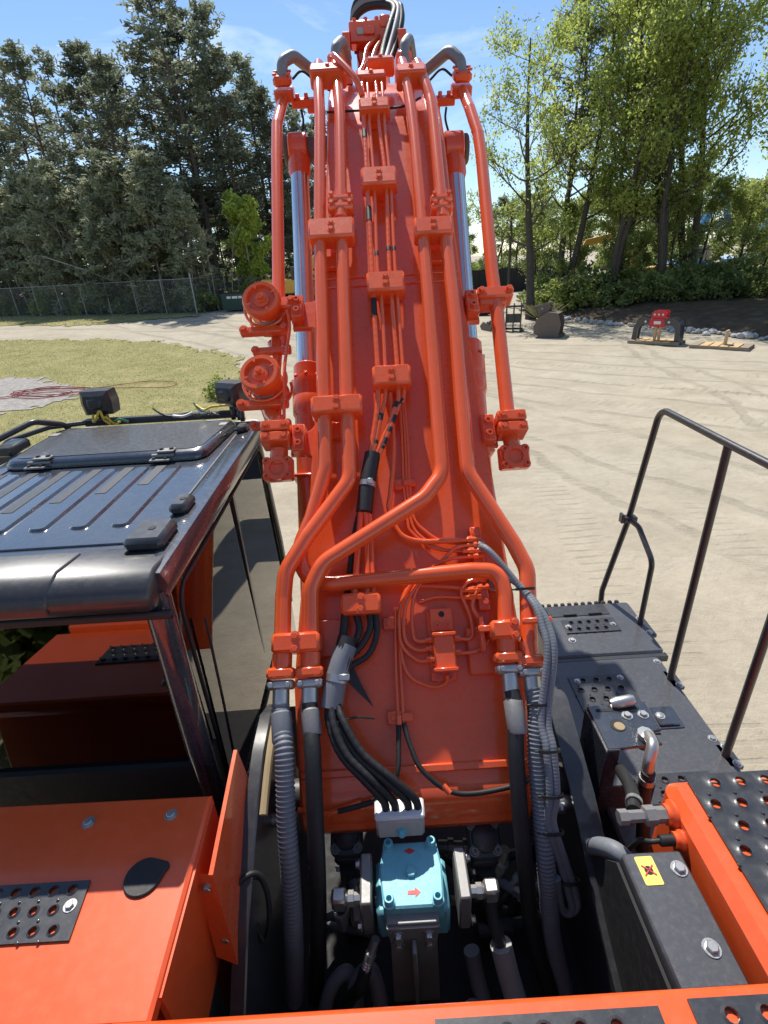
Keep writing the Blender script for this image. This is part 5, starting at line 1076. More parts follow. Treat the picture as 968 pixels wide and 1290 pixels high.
for k, (dx, r) in enumerate(((0, .035), (.05, .035), (.09, .028))):
    hose('crest_hose', [(0.20 + dx * .5, 5.55, 5.64), (0.24 + dx, 5.75, 5.82), (0.32 + dx, 5.95, 6.05), (0.37 + dx * .6, 6.1, 6.20), (0.30 + dx, 6.2, 6.27), (0.12, 6.25, 6.28 + .04 * k), (0.0, 6.3, 6.20 + .03 * k), (0.02, 6.4, 6.0)], r, 'rubber' if k != 1 else 'gray_sleeve', world=True)
for k in range(3): hose('crest_hose', [(0.02 + .06 * k, 5.5, 5.62), (0.06 + .06 * k, 5.6, 5.70), (0.10 + .08 * k, 5.8, 5.86), (0.22 + .06 * k, 6.0, 6.0)], .018, 'orange_pipe' if k != 2 else 'rubber', world=True)
hose('crest_tube', [bp(4.95, -.36, .22), bp(4.85, -.33, .24), bp(4.6, -.2, .2), bp(4.5, -.15, .13)], .022, 'orange_pipe', world=True)
g = G(); g.box((0, 0, 0), (.07, .05, .03), Matrix.Translation((.33, 5.97, 6.08)), .005); part('band_clamp', g, 'steel', ab)
hose('crest_tube', [bp(4.52, -.42, .03), bp(4.5, -.1, .04), bp(4.48, .15, .06), bp(4.6, .28, .05)], .008, 'rubber', world=True)

# --- arm and bucket beyond the crest
g = G(); g.prism([(9.0, 6.55), (8.55, 6.1), (8.75, 5.4), (9.05, 2.3), (9.3, 2.2), (9.6, 5.5), (9.35, 6.4)], -.02, .44, YZ, .02); part('arm', g, 'orange', EX)
g = G(); g.prism([(8.7, 2.2), (9.5, 2.3), (9.75, 1.7), (9.5, 1.0), (8.9, 0.75), (8.35, 0.95), (8.75, 1.4)], -.42, .86, YZ, .03); part('bucket', g, 'cast', EX)
# ------------------------------------------------------------------ house: cab, decks, hood, hydraulics bay
# --- crawler tracks, shoes built one by one
shoe = G(); shoe.box((0, 0, 0), (.70, .185, .03), None, .006); shoe.box((0, .06, .025), (.70, .022, .03), None, .004); shoe.box((0, -.04, .02), (.70, .018, .022), None, .004)
shoe_me = mesh('track_shoe', shoe, 'rust')
for xc in (-1.50, 1.45):
    tr = link('crawler_track', None, EX); path = []
    y0, y1, r = -1.25, 3.35, .46
    L1 = y1 - y0; per = 2 * L1 + 2 * math.pi * r; n = int(per / .2)
    for k in range(n):
        d = per * k / n
        if d < L1: y, z, a = y0 + d, 2 * r, 0
        elif d < L1 + math.pi * r: q = (d - L1) / r; y, z, a = y1 + r * math.sin(q), r + r * math.cos(q), -q
        elif d < 2 * L1 + math.pi * r: y, z, a = y1 - (d - L1 - math.pi * r), 0.0, math.pi
        else: q = (d - 2 * L1 - math.pi * r) / r; y, z, a = y0 - r * math.sin(q), r - r * math.cos(q), math.pi - q
        link('track_shoe', shoe_me, tr, at(xc, y, z + .04, Matrix.Rotation(a, 3, 'X')))
    g = G(); g.box((xc, (y0 + y1) / 2, r), (.42, L1, .62), None, .06); part('track_frame', g, 'cast', tr)
    for yy_ in (y0, y1):
        g = G(); g.cyl((xc - .2, yy_, r), (xc + .2, yy_, r), .36, n=28, b=.03); part('idler_wheel', g, 'cast', tr)
g = G(); g.box((0, 1.05, .72), (2.4, 1.6, .5), None, .1); g.cyl((0, 1.05, .9), (0, 1.05, 1.14), .8, n=40); part('lower_frame', g, 'black_matte', EX)
# --- swing frame and the pit the hydraulics sit in
g = G(); g.box((0.05, 0.1, 1.17), (3.5, 5.6, .06), None, .01); g.box((0.1, .35, 1.5), (1.7, .06, .6), None, .01); g.box((0.05, -1.9, 1.6), (3.3, 1.2, .9), None, .1); part('swing_frame', g, 'black_matte', EX)
# boom brackets either side of the foot
for x, y_off, t_ in ((-0.62, 0, .055), (0.80, .05, .055)):
    prof_ = [(0.35, 1.2), (0.75, 1.75), (1.05, 2.02), (1.38, 2.2), (1.60, 2.28), (1.80, 2.29), (1.95, 2.2), (2.02, 2.02), (2.0, 1.75), (2.2, 1.2)] if x < 0 else [(0.5, 1.2), (0.90, 1.70), (1.06, 1.78), (1.26, 1.9), (1.48, 2.04), (1.86, 2.20), (2.02, 2.19), (2.12, 2.05), (2.1, 1.7), (2.3, 1.2)]
    g = G(); g.prism(prof_, x - t_ / 2, x + t_ / 2, YZ, .006); bk_ = part('boom_bracket', g, 'black', EX)
    if x < 0:
        arc = [Vector((x + .045, a, b - .03)) for a, b in prof_[3:8]]; g = G(); g.tube(spline(arc, 5), .018, 8); part('dusty_rim', g, 'tan', bk_)
        g = G(); g.tube(spline([Vector((x + .045, 1.99, 2.02)), Vector((x + .05, 1.9, 1.8)), Vector((x + .05, 1.75, 1.6))], 5), .018, 8); part('dusty_rim', g, 'tan', bk_)
    else:
        g = G(); g.prism([(a, b + .004) for a, b in prof_[1:7]] + [(a, b - .02) for a, b in reversed(prof_[1:7])], x - .05, x + .05, YZ, 0); part('top_edge_plate', g, 'black', bk_)
    sx = .05 if x < 0 else -.05
    g = G(); g.cyl((x + sx * .4, 1.52, 1.93), (x + sx * 2.2, 1.52, 1.93), .032, n=14, b=.006); g.box((x + sx * 1.6, 1.52, 1.93), (.05, .10, .05), None, .012); part('pin_keeper', g, 'steel', bk_)
g = G(); g.cyl((-0.66, 1.62, 1.95), (0.84, 1.62, 1.95), .07, n=24); part('boom_foot_pin', g, 'cast', EX)
g = G(); g.box((0.08, 1.60, 1.80), (1.05, .04, .05), None, .006); part('cross_bar', g, 'steel_dull', EX)

# --- lower hoses from the boom lines into the pit
def chose(pts, r, mat, depth, pitch, lab=None):
    q = spline(pts, 14); g = G(); corrugated(g, q, r, depth, pitch, 14); return part('sleeved_hose', g, mat, EX, label=lab, smooth=70)
def bpx(s, l, h): return bp(s, l, h)
def drop(l, pts): e = bp(.42, l, .13); return e, [e, e + Vector((0.004, -.06, -.045))] + [Vector(p) for p in pts]
def collar(e, d, r, L, mat): g = G(); g.lathe([(r * .7, 0), (r * .7, L * .15), (r, L * .25), (r, L), (r * .92, L * 1.05)], Matrix.Translation(e) @ Vector(d).to_track_quat('Z', 'Y').to_matrix().to_4x4(), 22); part('crimp_collar', g, mat, EX)
e, q = drop(-.589, [(-.486, 1.53, 2.335), (-.482, 1.38, 2.146), (-.476, 1.27, 1.954), (-.493, 1.19, 1.644), (-.545, 1.15, 1.16)]); chose(q, .041, 'gray_sleeve', .005, .019, 'grey ribbed hose at the cab side of the boom foot'); collar(e, (.1, -.75, -.5), .046, .15, 'gray_sleeve')
e, q = drop(-.458, [(-.366, 1.53, 2.325), (-.364, 1.38, 2.135), (-.366, 1.27, 1.943), (-.390, 1.19, 1.632), (-.434, 1.16, 1.305), (-.45, 1.15, 1.15)]); hose('hydraulic_hose', q, .036, 'rubber', 16, 8, True); collar(e, (.1, -.75, -.5), .042, .13, 'steel_dull')
e, q = drop(.448, [(.504, 1.53, 2.265), (.497, 1.38, 2.053), (.504, 1.27, 1.853), (.534, 1.19, 1.527), (.596, 1.12, 1.28), (.62, 1.1, 1.15)]); hose('hydraulic_hose', q, .035, 'rubber', 16, 8, True); collar(e, (0, -.7, -.6), .042, .17, 'steel_dull')
e, q = drop(.546, [(.594, 1.53, 2.255), (.589, 1.38, 2.044), (.592, 1.27, 1.844), (.618, 1.19, 1.517), (.673, 1.13, 1.245), (.69, 1.1, 1.15)]); chose(q, .040, 'gray_sleeve', .005, .017, 'grey ribbed hose at the deck side of the boom foot')
# grey conduits that come off the plate, run through the bracket and hang in a loop
for k, (off, start) in enumerate(((0.0, [(1.115, .385, .07), (1.09, .40, .12), (1.03, .443, .14)]), (0.028, [(.945, .44, .08), (.955, .46, .13), (.93, .495, .14)]))):
    q = [bp(*p) for p in start] + [bp(.87, .545 + off * .3, .15), bp(.78, .585 + off * .5, .19), bp(.69, .60 + off, .21), bp(.56, .605 + off, .22)]
    q += [Vector((.625 + off, 1.60, 2.39)), Vector((.625 + off, 1.50, 2.30)), Vector((.618 + off, 1.40, 2.165)), Vector((.602 + off * .8, 1.355, 2.07)), Vector((.615 + off * .8, 1.32, 2.0)), Vector((.652 + off * .8, 1.28, 1.876)), Vector((.684 + off, 1.24, 1.746)), Vector((.700 + off * .7, 1.22, 1.68)), Vector((.690, 1.215, 1.64)), Vector((.660, 1.22, 1.66)), Vector((.640, 1.235, 1.75)), Vector((.628, 1.25, 1.84))]
    hose('grey_conduit', q, .0165, 'gray_sleeve', 12, 8, True, rings=.014)
g = G(); g.cyl(bp(1.12, .372, .07), bp(1.115, .40, .07), .026, n=14); part('conduit_nut', g, 'steel', EX)
g = G(); g.box((0, 0, 0), (.035, .07, .03), bmx(.925, .43, .03), .006); part('plug_connector', g, 'steel', EX)
for c, w in ((bp(.87, .56, .155), .03), (Vector((.635, 1.64, 2.42)), .04), (Vector((.637, 1.50, 2.30)), .04), (Vector((.630, 1.395, 2.16)), .04), (Vector((.622, 1.33, 2.02)), .035), (Vector((.685, 1.255, 1.80)), .03)):
    g = G(); Mx = Matrix.Translation(c) @ Vector((0, .6, .8)).to_track_quat('Z', 'Y').to_matrix().to_4x4()
    g.lathe([(.030, -.006), (.036, -.006), (.036, .006), (.030, .006), (.030, -.006)], Mx @ Matrix.Diagonal((1.3, .85, 1, 1)), 18); g.box((.05, 0, 0), (.03, .012, .008), Mx, .002); part('cable_tie', g, 'rubber', EX)

# --- teal swing-centre valve on its stand
tv = link('teal_valve', None, EX)
TX = Matrix.Translation((.02, 1.25, 1.835)) @ Matrix.Scale(.93, 4)
g = G(); g.prism(roundpoly([(-.125, -.135), (.13, -.135), (.14, .02), (.125, .135), (-.118, .135), (-.14, .02)], .02, 3), .02, .115, TX, .008); g.box((0, 0, -.07), (.32, .22, .2), TX, .015); bd = part('valve_body', g, 'teal', tv)
for (x, y) in ((-.095, .115), (.10, .115), (-.10, -.115), (.105, -.115)):
    g = G(); Mx = TX @ at(x, y, .113); g.lathe([(0, 0), (.027, 0), (.027, .006), (.021, .008), (.021, .036), (.018, .04), (.012, .04), (.012, .02), (0, .02)], Mx, 20); cs = part('cap_screw', g, 'teal', tv)
bolt(tv, TX @ at(.0, .0, .113), .024, .02, 'teal', False, name='centre_plug')
g = G(); g.add([(-.028, .092, .1165), (0, .078, .1165), (.028, .092, .1165), (0, .106, .1165)], [(0, 1, 2, 3)], TX); part('diamond_mark', g, 'red_mark', bd)
g = G(); g.add([(-.02, -.088, .1165), (.012, -.088, .1165), (.012, -.100, .1165), (.036, -.080, .1165), (.012, -.060, .1165), (.012, -.072, .1165), (-.02, -.072, .1165)], [(0, 1, 2, 3, 4, 5, 6)], TX); part('arrow_mark', g, 'red_mark', bd)
for x0 in (-.20, .225):
    g = G(); g.box((x0, 0, -.02), (.052, .215, .24), TX, .008); fp = part('side_flange', g, 'steel_dull', tv)
    sg = 1 if x0 > 0 else -1
    for (dy, dz) in ((.08, .08), (.08, -.10), (-.08, -.10)): bolt(fp, TX @ at(x0 + sg * .031, dy, dz - .02) @ Matrix.Rotation(R(90) * sg, 4, 'Y'), .016, .02, 'steel', True)
    g = G(); Mx = TX @ at(x0 + sg * .03, -.03, .0) @ Matrix.Rotation(R(90) * sg, 4, 'Y'); g.lathe([(0, 0), (.026, 0), (.026, .03), (.034, .03), (.034, .055), (.028, .06), (.028, .085), (0, .085)], Mx, 8); ft = part('fitting', g, 'steel', tv, smooth=25)
    g = G(); g.box((x0 + sg * .125, -.03, .0), (.068, .068, .085), TX, .012); part('elbow_block', g, 'steel', tv)
c0 = Vector((.345, 1.22, 1.80)); g = G(); g.tube(fillet([c0 + Vector((0, 0, .0)), c0 + Vector((0.005, -.02, -.10)), c0 + Vector((.04, -.08, -.25))], .05), .027, 14); part('steel_elbow', g, 'cast', tv, smooth=55)
chose([c0 + Vector((.036, -.075, -.22)), c0 + Vector((.065, -.13, -.36)), c0 + Vector((.10, -.19, -.50))], .046, 'pale_sleeve', .003, .010, 'pale ribbed hose leaving the teal valve')
c1 = Vector((-.283, 1.22, 1.80)); g = G(); g.lathe([(.02, 0), (.034, .0), (.034, .05), (.026, .06), (.026, .12)], Matrix.Translation(c1 + Vector((0, 0, -.04))) @ Matrix.Rotation(R(180), 4, 'X'), 8); part('fitting', g, 'steel', tv, smooth=25)
g = G(); Mx = TX @ at(-.17, -.14, -.10) @ Vector((-.35, -.35, -.85)).to_track_quat('Z', 'Y').to_matrix().to_4x4(); g.lathe([(0, 0), (.019, 0), (.019, .07), (.024, .07), (.024, .10), (.018, .105), (.022, .11), (.018, .118), (.022, .124), (.018, .132), (.022, .138), (.018, .15), (0, .15)], Mx, 14); part('hose_end', g, 'steel', tv)
hose('hydraulic_hose', [Mx @ Vector((0, 0, .14)), Mx @ Vector((0, 0, .24)), (-.27, 1.06, 1.40), (-.36, 1.02, 1.15)], .026, 'rubber', 14, 7, True)
# stand
g = G(); g.prism([(-.115, -.55), (.115, -.55), (.105, .0), (.118, .12), (-.118, .12), (-.105, .0)], 0, .022, Matrix.Translation((.015, 1.10, 1.78)) @ XZ @ Matrix.Scale(.87, 4), .003); g.box((.015, 1.125, 1.89), (.205, .07, .016), None, .004); st = part('valve_stand', g, 'steel_dull', EX)
g = G(); g.box((.015, 1.055, 1.55), (.018, .05, .52), None, .004); part('rib', g, 'steel_dull', st)
g = G(); g.box((.015, 1.12, 1.26), (.19, .05, .2), None, .006); part('foot', g, 'cast', st)
for (x, z) in ((-.06, 1.84), (.06, 1.84), (-.06, 1.78), (.06, 1.78)): bolt(st, at(.015 + x, 1.08, z, Matrix.Rotation(R(90), 3, 'X')), .018, .02, 'steel')
# dark flanged swivel heads behind it
for (x, y, z) in ((-.27, 1.52, 1.78), (.37, 1.47, 1.78)):
    Mx = Matrix.Translation((x, y, z)) @ Matrix.Rotation(R(28), 4, 'X'); g = G(); g.prism(roundpoly([(-.075, -.085), (.075, -.085), (.075, .085), (-.075, .085)], .03, 3), -.07, .0, Mx, .01); g.lathe([(.06, 0), (.056, .02), (.03, .035), (0, .038)], Mx, 20); g.box((0, -.06, -.13), (.13, .10, .12), Mx, .015); h_ = part('swivel_head', g, 'cast', EX)
    for (dx, dy) in ((-.052, .055), (.052, .055), (-.052, -.05), (.052, -.05)): bolt(h_, Mx @ at(dx, dy, -.002), .016, .028, 'steel_dull', True, True)
    for dx in (-.05, .05): bolt(h_, Mx @ at(dx, -.115, -.15) @ Matrix.Rotation(R(90), 4, 'X'), .014, .02, 'steel')
    g = G(); g.cyl(Vector((x, y - .05, z - .15)), Vector((x, y - .10, 1.2)), .045, n=16); part('swivel_neck', g, 'cast', h_)
for (a, b, c) in (((.16, 1.49, 1.70), (.30, 1.48, 1.70), .03), ((.30, 1.36, 1.52), (.62, 1.40, 1.50), .026), ((.32, 1.30, 1.36), (.64, 1.33, 1.36), .03)):
    g = G(); a = Vector(a); b = Vector(b); d = b - a; Mx = Matrix.Translation(a) @ d.to_track_quat('Z', 'Y').to_matrix().to_4x4(); L = d.length; g.lathe([(0, 0), (c, 0), (c, L * .3), (c * 1.3, L * .32), (c * 1.3, L * .5), (c * .9, L * .52), (c * .9, L * .8), (c * 1.25, L * .82), (c * 1.25, L), (0, L)], Mx, 10); part('coupling', g, 'cast', EX, smooth=30)
# smaller fittings and lines crowding the pit floor
rp = random.Random(91)
for i in range(14):
    x = rp.uniform(-.34, .58); y = rp.uniform(1.30, 1.52); z = rp.uniform(1.32, 1.62); r = rp.uniform(.018, .03); L = rp.uniform(.10, .2)
    if -.18 < x < .2 and y < 1.42: continue
    d = Vector((rp.uniform(-1, 1), rp.uniform(-.5, .2), rp.uniform(-.2, .8))).normalized(); Mx = Matrix.Translation((x, y, z)) @ d.to_track_quat('Z', 'Y').to_matrix().to_4x4()
    g = G(); g.lathe([(0, 0), (r, 0), (r, L * .3), (r * 1.35, L * .32), (r * 1.35, L * .55), (r * .9, L * .57), (r * .9, L), (0, L)], Mx, 6 if i % 2 else 12); part('coupling', g, 'steel_dull' if i % 3 else 'steel', EX, smooth=30)
    p0 = Vector((x, y, z)); hose('branch_hose', [p0, p0 - d * .10, p0 - d * .16 + Vector((0, .03, -.10)), Vector((x + rp.uniform(-.1, .1), y + .05, 1.2))], r * .85, 'rubber' if i % 3 else 'gray_sleeve', 10, 5, True)
# grey hose loops at the pit's rear
for pts, r in (([(-.42, 1.03, 1.15), (-.36, 1.10, 1.38), (-.28, 1.14, 1.44), (-.25, 1.10, 1.30), (-.26, 1.06, 1.15)], .030), ([(-.30, .98, 1.12), (-.25, 1.08, 1.42), (-.18, 1.12, 1.50), (-.145, 1.07, 1.38), (-.15, 1.02, 1.15)], .032), ([(.27, 1.20, 1.42), (.29, 1.14, 1.30), (.33, 1.05, 1.16)], .036)):
    hose('return_hose', pts, r, 'gray_sleeve', 14, 8, True)
hose('drain_hose', [(.58, 1.30, 1.40), (.60, 1.26, 1.28), (.66, 1.18, 1.15)], .026, 'rubber', 12, 6, True)
hose('harness_loop', [(.18, 1.05, 1.22), (.25, 1.08, 1.27), (.33, 1.07, 1.24)], .012, 'gray_sleeve', 8, 6, True)
# small black looms by the cab side
for k in range(2): hose('wire_loom', [(-.80, .98, 1.95 + .02 * k), (-.74, 1.05, 2.0 + .03 * k), (-.66, 1.15, 2.06 + .03 * k), (-.585, 1.20, 2.07 + .02 * k), (-.55, 1.18, 2.0), (-.55, 1.13, 1.88), (-.575, 1.10, 1.82), (-.60, 1.12, 1.90)], .011, 'rubber', 8, 7, True)
g = G(); g.cyl((-.86, .92, 1.2), (-.86, 1.0, 2.2), .12, n=26, b=.01); fb = part('filter_canister', g, 'gray_sleeve', EX)
g = G(); g.box((-.78, .92, 2.0), (.05, .05, .05), None, .008); part('filter_clip', g, 'black', fb)

# --- engine hood behind the camera's feet and the side covers
def perforated(g, x0, x1, y0, y1, pitch_x, pitch_y, r, Mx, skew=0.0, lip=.006, thick=.006):
    """sheet with staggered raised-rim holes really cut through; skew slants the right end"""
    rows = max(1, int(round((y1 - y0) / pitch_y))); py = (y1 - y0) / rows; n = 12; studs = []
    def quad(a, b, c, d): g.add([a, b, c, d], [(0, 1, 2, 3)], Mx)
    for j in range(rows):
        ya, yb = y0 + j * py, y0 + (j + 1) * py; yc = (ya + yb) / 2
        xr_a = x1 + skew * (ya - y0); xr_b = x1 + skew * (yb - y0); xx = x0 + (pitch_x / 2 if j % 2 else 0.0)
        if j % 2: quad((x0, ya, 0), (xx, ya, 0), (xx, yb, 0), (x0, yb, 0))
        while xx + pitch_x < min(xr_a, xr_b) - .01:
            c = (xx + pitch_x / 2, yc); sq = []; ci = []; li = []; bo = []
            for k in range(n):
                a = 2 * math.pi * k / n + math.pi / n; ca, sa = math.cos(a), math.sin(a); m_ = 1 / max(abs(ca) / (pitch_x / 2), abs(sa) / (py / 2))
                sq.append((c[0] + ca * m_, c[1] + sa * m_, 0)); ci.append((c[0] + ca * r * 1.5, c[1] + sa * r * 1.5, 0)); li.append((c[0] + ca * r, c[1] + sa * r, lip)); bo.append((c[0] + ca * r * .92, c[1] + sa * r * .92, -thick))
            V_ = sq + ci + li + bo + [(xx, ya, 0), (xx + pitch_x, ya, 0), (xx + pitch_x, yb, 0), (xx, yb, 0)]
            F_ = []
            for k in range(n):
                k2 = (k + 1) % n
                for q in range(3): F_.append((q * n + k, q * n + k2, (q + 1) * n + k2, (q + 1) * n + k))
            for cn in range(4):
                p = V_[4 * n + cn]; best = sorted(range(n), key=lambda k: (sq[k][0] - p[0]) ** 2 + (sq[k][1] - p[1]) ** 2)[:2]
                F_.append((4 * n + cn, best[0], best[1]))
            g.add(V_, F_, Mx); studs.append((xx, ya)); xx += pitch_x
        quad((xx, ya, 0), (xr_a, ya, 0), (xr_b, yb, 0), (xx, yb, 0))
    for (x, y) in studs: g.lathe([(r * .42, 0), (r * .3, lip * .8), (0, lip)], Mx @ at(x, y, 0), 8)
    for (a, b) in (((x0, y0), (x1, y0)), ((x0, y1), (x1 + skew * (y1 - y0), y1)), ((x0, y0), (x0, y1)), ((x1, y0), (x1 + skew * (y1 - y0), y1))): g.add([(a[0], a[1], 0), (b[0], b[1], 0), (b[0], b[1], -thick), (a[0], a[1], -thick)], [(0, 1, 2, 3)], Mx)
def tread(parent, x0, x1, y0, y1, Mx, px_, py_, r, skew=0.0, screws=(), mat='black'):
    g = G(); perforated(g, x0, x1, y0, y1, px_, py_, r, Mx, skew); t = part('tread_plate', g, mat, parent, smooth=35)
    for (x, y) in screws: bolt(t, Mx @ at(x, y, 0), .014, .012, 'steel')
    return t
# main hood sheet (z 2.45), front edge folded down
g = G(); g.box((0.55, -.35, 2.405), (2.72, 2.0, .09), None, .014); hood = part('engine_hood', g, 'orange_dusty', EX)
g = G(); g.box((-1.40, -.35, 2.40), (1.16, 2.0, .09), None, .014); hood2 = part('hood_panel', g, 'orange_dusty', EX)
tread(hood, .05, .62, -.9, .612, at(0, 0, 2.458), .09, .075, .017, .0, ((.12, .5), (.55, .3)))
tread(hood, .70, 1.35, -.9, .622, at(0, 0, 2.458), .09, .075, .017, .12, ((.79, .55), (1.3, .3)))
tread(hood, -.70, -.10, -.9, .45, at(0, 0, 2.458), .09, .075, .017, .0, ())
g = G(); g.box((.3, -1.25, 2.60), (2.4, .9, .34), None, .05); part('hood_rise', g, 'orange_dusty', hood)
g = G(); g.cyl((.9, -1.2, 2.7), (.9, -1.2, 3.15), .07, n=20); part('exhaust_pipe', g, 'rust', hood)
g = G(); g.lathe([(0, 0), (.12, 0), (.12, .015), (.075, .02), (.07, .09), (.05, .10), (.03, .13), (0, .13)], at(-1.48, .36, 2.445), 26); part('filler_cap', g, 'orange_dusty', hood2)
g = G(); g.box((-1.22, .40, 2.447), (.15, .07, .003), at(0, 0, 0)); st2_ = part('warning_sticker', g, 'yellow', hood2)
g = G(); g.box((-1.25, .40, 2.4492), (.04, .045, .002)); g.box((-1.19, .40, 2.4492), (.03, .04, .002)); part('pictogram', g, 'black_matte', st2_)
tread(hood2, -1.05, -.87, .15, .5, at(0, 0, 2.452), .06, .06, .013)
g = G(); g.box((-1.40, -.25, 2.60), (1.0, .30, .32), None, .06); part('hood_rise', g, 'orange_dusty', hood2)
for y_ in (.05, -.5): g = G(); g.tube(fillet([(-1.85, y_, 2.44), (-1.85, y_, 3.1), (-1.1, y_ - .2, 3.1), (-1.1, y_ - .2, 2.44)], .1), .02, 10); part('grab_rail', g, 'black', hood2, smooth=60)
g = G(); g.cyl((-.5, -1.1, 2.76), (-.5, -1.1, 2.95), .10, n=22, b=.02); part('pre_cleaner', g, 'orange_dusty', hood)
# side cover left, behind the cab
g = G(); g.box((-1.40, .0, 1.77), (1.28, 2.58, 1.10), None, .03); part('side_compartment', g, 'orange_dusty', EX)
SM = at(0, 0, 2.40)
g = G(); g.prism([(-2.05, .655), (-.712, .655), (-.725, 1.32), (-2.05, 1.335)], -.05, 0, SM, .010); sc_ = part('side_cover', g, 'orange_dusty', EX)
tread(sc_, -1.62, -1.03, .86, 1.03, SM @ at(0, 0, .008), .062, .056, .0125, -.10, ((-1.075, .955),))
g = G(); pl_ = [(.062 * math.cos(a), .062 * math.sin(a)) for a in [R(55 + 340 * k / 24) for k in range(25)] if not (R(8) < (a % (2 * math.pi)) < R(42))]; pl_ = [p for p in pl_ if not (p[0] > .045 and p[1] > .0)] ; pl_ += [] 
kp = [(.062 * math.cos(R(a)), .062 * math.sin(R(a))) for a in range(70, 341, 15)] + [(.068, .012), (.078, .028), (.070, .045)]
g = G(); g.prism(roundpoly(kp, .012, 2), 0, .010, SM @ at(-.872, 1.03, .0005), .003); part('rubber_cap', g, 'rubber', sc_)
for (x, y) in ((-1.155, 1.235), (-.855, 1.245)): bolt(sc_, SM @ at(x, y, 0), .016, .014, 'steel')
g = G(); g.prism([(-.724, .72), (-.705, .72), (-.715, 1.30), (-.730, 1.32)], -.5, -.02, SM, 0); part('side_skirt', g, 'orange_dusty', sc_)
# upright fin between cab and boom
g = G(); g.add([(-.665, 1.50, 2.42), (-.655, 1.05, 2.36), (-.625, .97, 1.95), (-.62, 1.35, 1.8), (-.635, 1.52, 2.0)], [(0, 1, 2, 3, 4)]); g.add([(-.68, 1.50, 2.42), (-.67, 1.05, 2.36), (-.64, .97, 1.95), (-.635, 1.35, 1.8), (-.65, 1.52, 2.0)], [(4, 3, 2, 1, 0)])
g.add([(-.665, 1.50, 2.42), (-.655, 1.05, 2.36), (-.67, 1.05, 2.36), (-.68, 1.50, 2.42)], [(0, 1, 2, 3)]); g.add([(-.655, 1.05, 2.36), (-.72, 1.06, 2.36), (-.70, .985, 1.98), (-.625, .97, 1.95)], [(0, 1, 2, 3)])
fn = part('guard_plate', g, 'orange', EX, smooth=20)
for z in (2.30, 2.06): bolt(fn, at(-.685 + (2.3 - z) * .12, 1.046 - (2.3 - z) * .17, z, Matrix.Rotation(R(90), 3, 'X')), .014, .014, 'steel')

# --- right deck: storage boxes with tread plates, latch, handrail
def deck_box(x0, x1, y0, y1, z0, z1, name, skew=0.0, mat='black_dusty'):
    g = G(); g.prism(roundpoly([(x0, y0), (x1, y0), (x1 + skew, y1), (x0, y1)], .03, 3), z0, z1, None, .012); return part(name, g, mat, EX)
fb_ = deck_box(1.08, 1.86, 2.70, 3.27, 1.2, 1.70, 'front_step_box'); rb_ = deck_box(1.02, 1.80, 1.38, 2.675, 1.2, 1.685, 'storage_box')
g = G(); g.box((1.47, 2.685, 1.66), (.80, .05, .05), None, .008); part('drip_lip', g, 'black', fb_)
tread(fb_, 1.27, 1.66, 2.93, 3.08, at(0, 0, 1.708), .065, .07, .014, .0, ((1.30, 3.0), (1.63, 3.0)))
g = G(); g.box((1.44, 3.19, 1.702), (.44, .13, .006), None, .002); lid = part('lid_panel', g, 'black', fb_)
for x in (1.36, 1.55): g = G(); g.box((x, 3.135, 1.71), (.10, .016, .012), None, .003); part('hinge', g, 'black_matte', lid)
g = G(); g.box((1.16, 3.17, 1.702), (.10, .12, .006), None, .002); part('rubber_pad', g, 'rubber', fb_)
bolt(fb_, at(1.28, 2.86, 1.70), .018, .014, 'steel')
for k in range(13): g = G(); g.box((1.14 + .053 * k, 3.275, 1.695), (.03, .03, .03), None, .006); part('grip_tooth', g, 'black', fb_)
tread(rb_, 1.13, 1.50, 2.05, 2.52, at(0, 0, 1.693), .085, .078, .0165, .0, ((1.18, 2.48), (1.46, 2.49)))
tread(rb_, 1.16, 1.62, 1.42, 1.80, at(0, 0, 1.693), .085, .078, .0165, .0, ((1.56, 1.76),))
g = G(); g.prism(roundpoly([(1.42, 2.08), (1.66, 2.08), (1.66, 2.24), (1.42, 2.24)], .015), 0, .006, at(0, 0, 1.685), .002); lt = part('latch_frame', g, 'black_gloss', rb_)
g = G(); g.box((1.47, 2.16, 1.6925), (.07, .12, .003)); part('latch_recess', g, 'black_matte', lt)
g = G(); g.box((1.575, 2.16, 1.698), (.12, .13, .014), None, .005); part('latch_handle', g, 'black_gloss', lt); bolt(lt, at(1.55, 2.16, 1.706), .018, .006, 'steel')
for (y, x) in ((2.62, 1.765), (2.0, 1.765), (1.6, 1.765)): bolt(rb_, at(x, y, 1.685), .016, .012, 'steel')
hr = link('handrail', None, EX)
g = G(); g.tube(fillet([(1.70, 3.36, 1.45), (1.70, 3.38, 1.74), (1.77, 3.30, 2.40), (1.77, 3.14, 3.27), (1.77, 2.4, 3.265), (1.77, -.6, 3.26)], .10, 9), .021, 14); part('top_rail', g, 'black', hr, smooth=60)
for y, z0 in ((2.46, 1.66), (1.89, 1.66), (1.1, 2.3), (-.5, 2.3)):
    g = G(); g.cyl((1.77, y, z0), (1.77, y, 3.25), .0215, n=14); part('post', g, 'black', hr, smooth=60)
    g = G(); g.box((1.79, y, z0 + .01), (.08, .15, .03), None, .008); ft = part('post_foot', g, 'black', hr)
    for dy in (-.055, .055): bolt(ft, at(1.80, y + dy, z0 + .025), .016, .014, 'steel')
g = G(); g.tube(fillet([(1.77, 3.27, 2.42), (1.79, 3.18, 2.41), (1.80, 2.95, 2.26), (1.83, 3.0, 1.72), (1.83, 3.0, 1.6)], .09, 7), .019, 12); part('side_loop', g, 'black', hr, smooth=60)
g = G(); g.box((1.77, 3.29, 2.42), (.10, .06, .045), None, .006); g.box((1.715, 3.29, 2.43), (.02, .05, .07), None, .004); part('rail_clamp', g, 'black', hr)
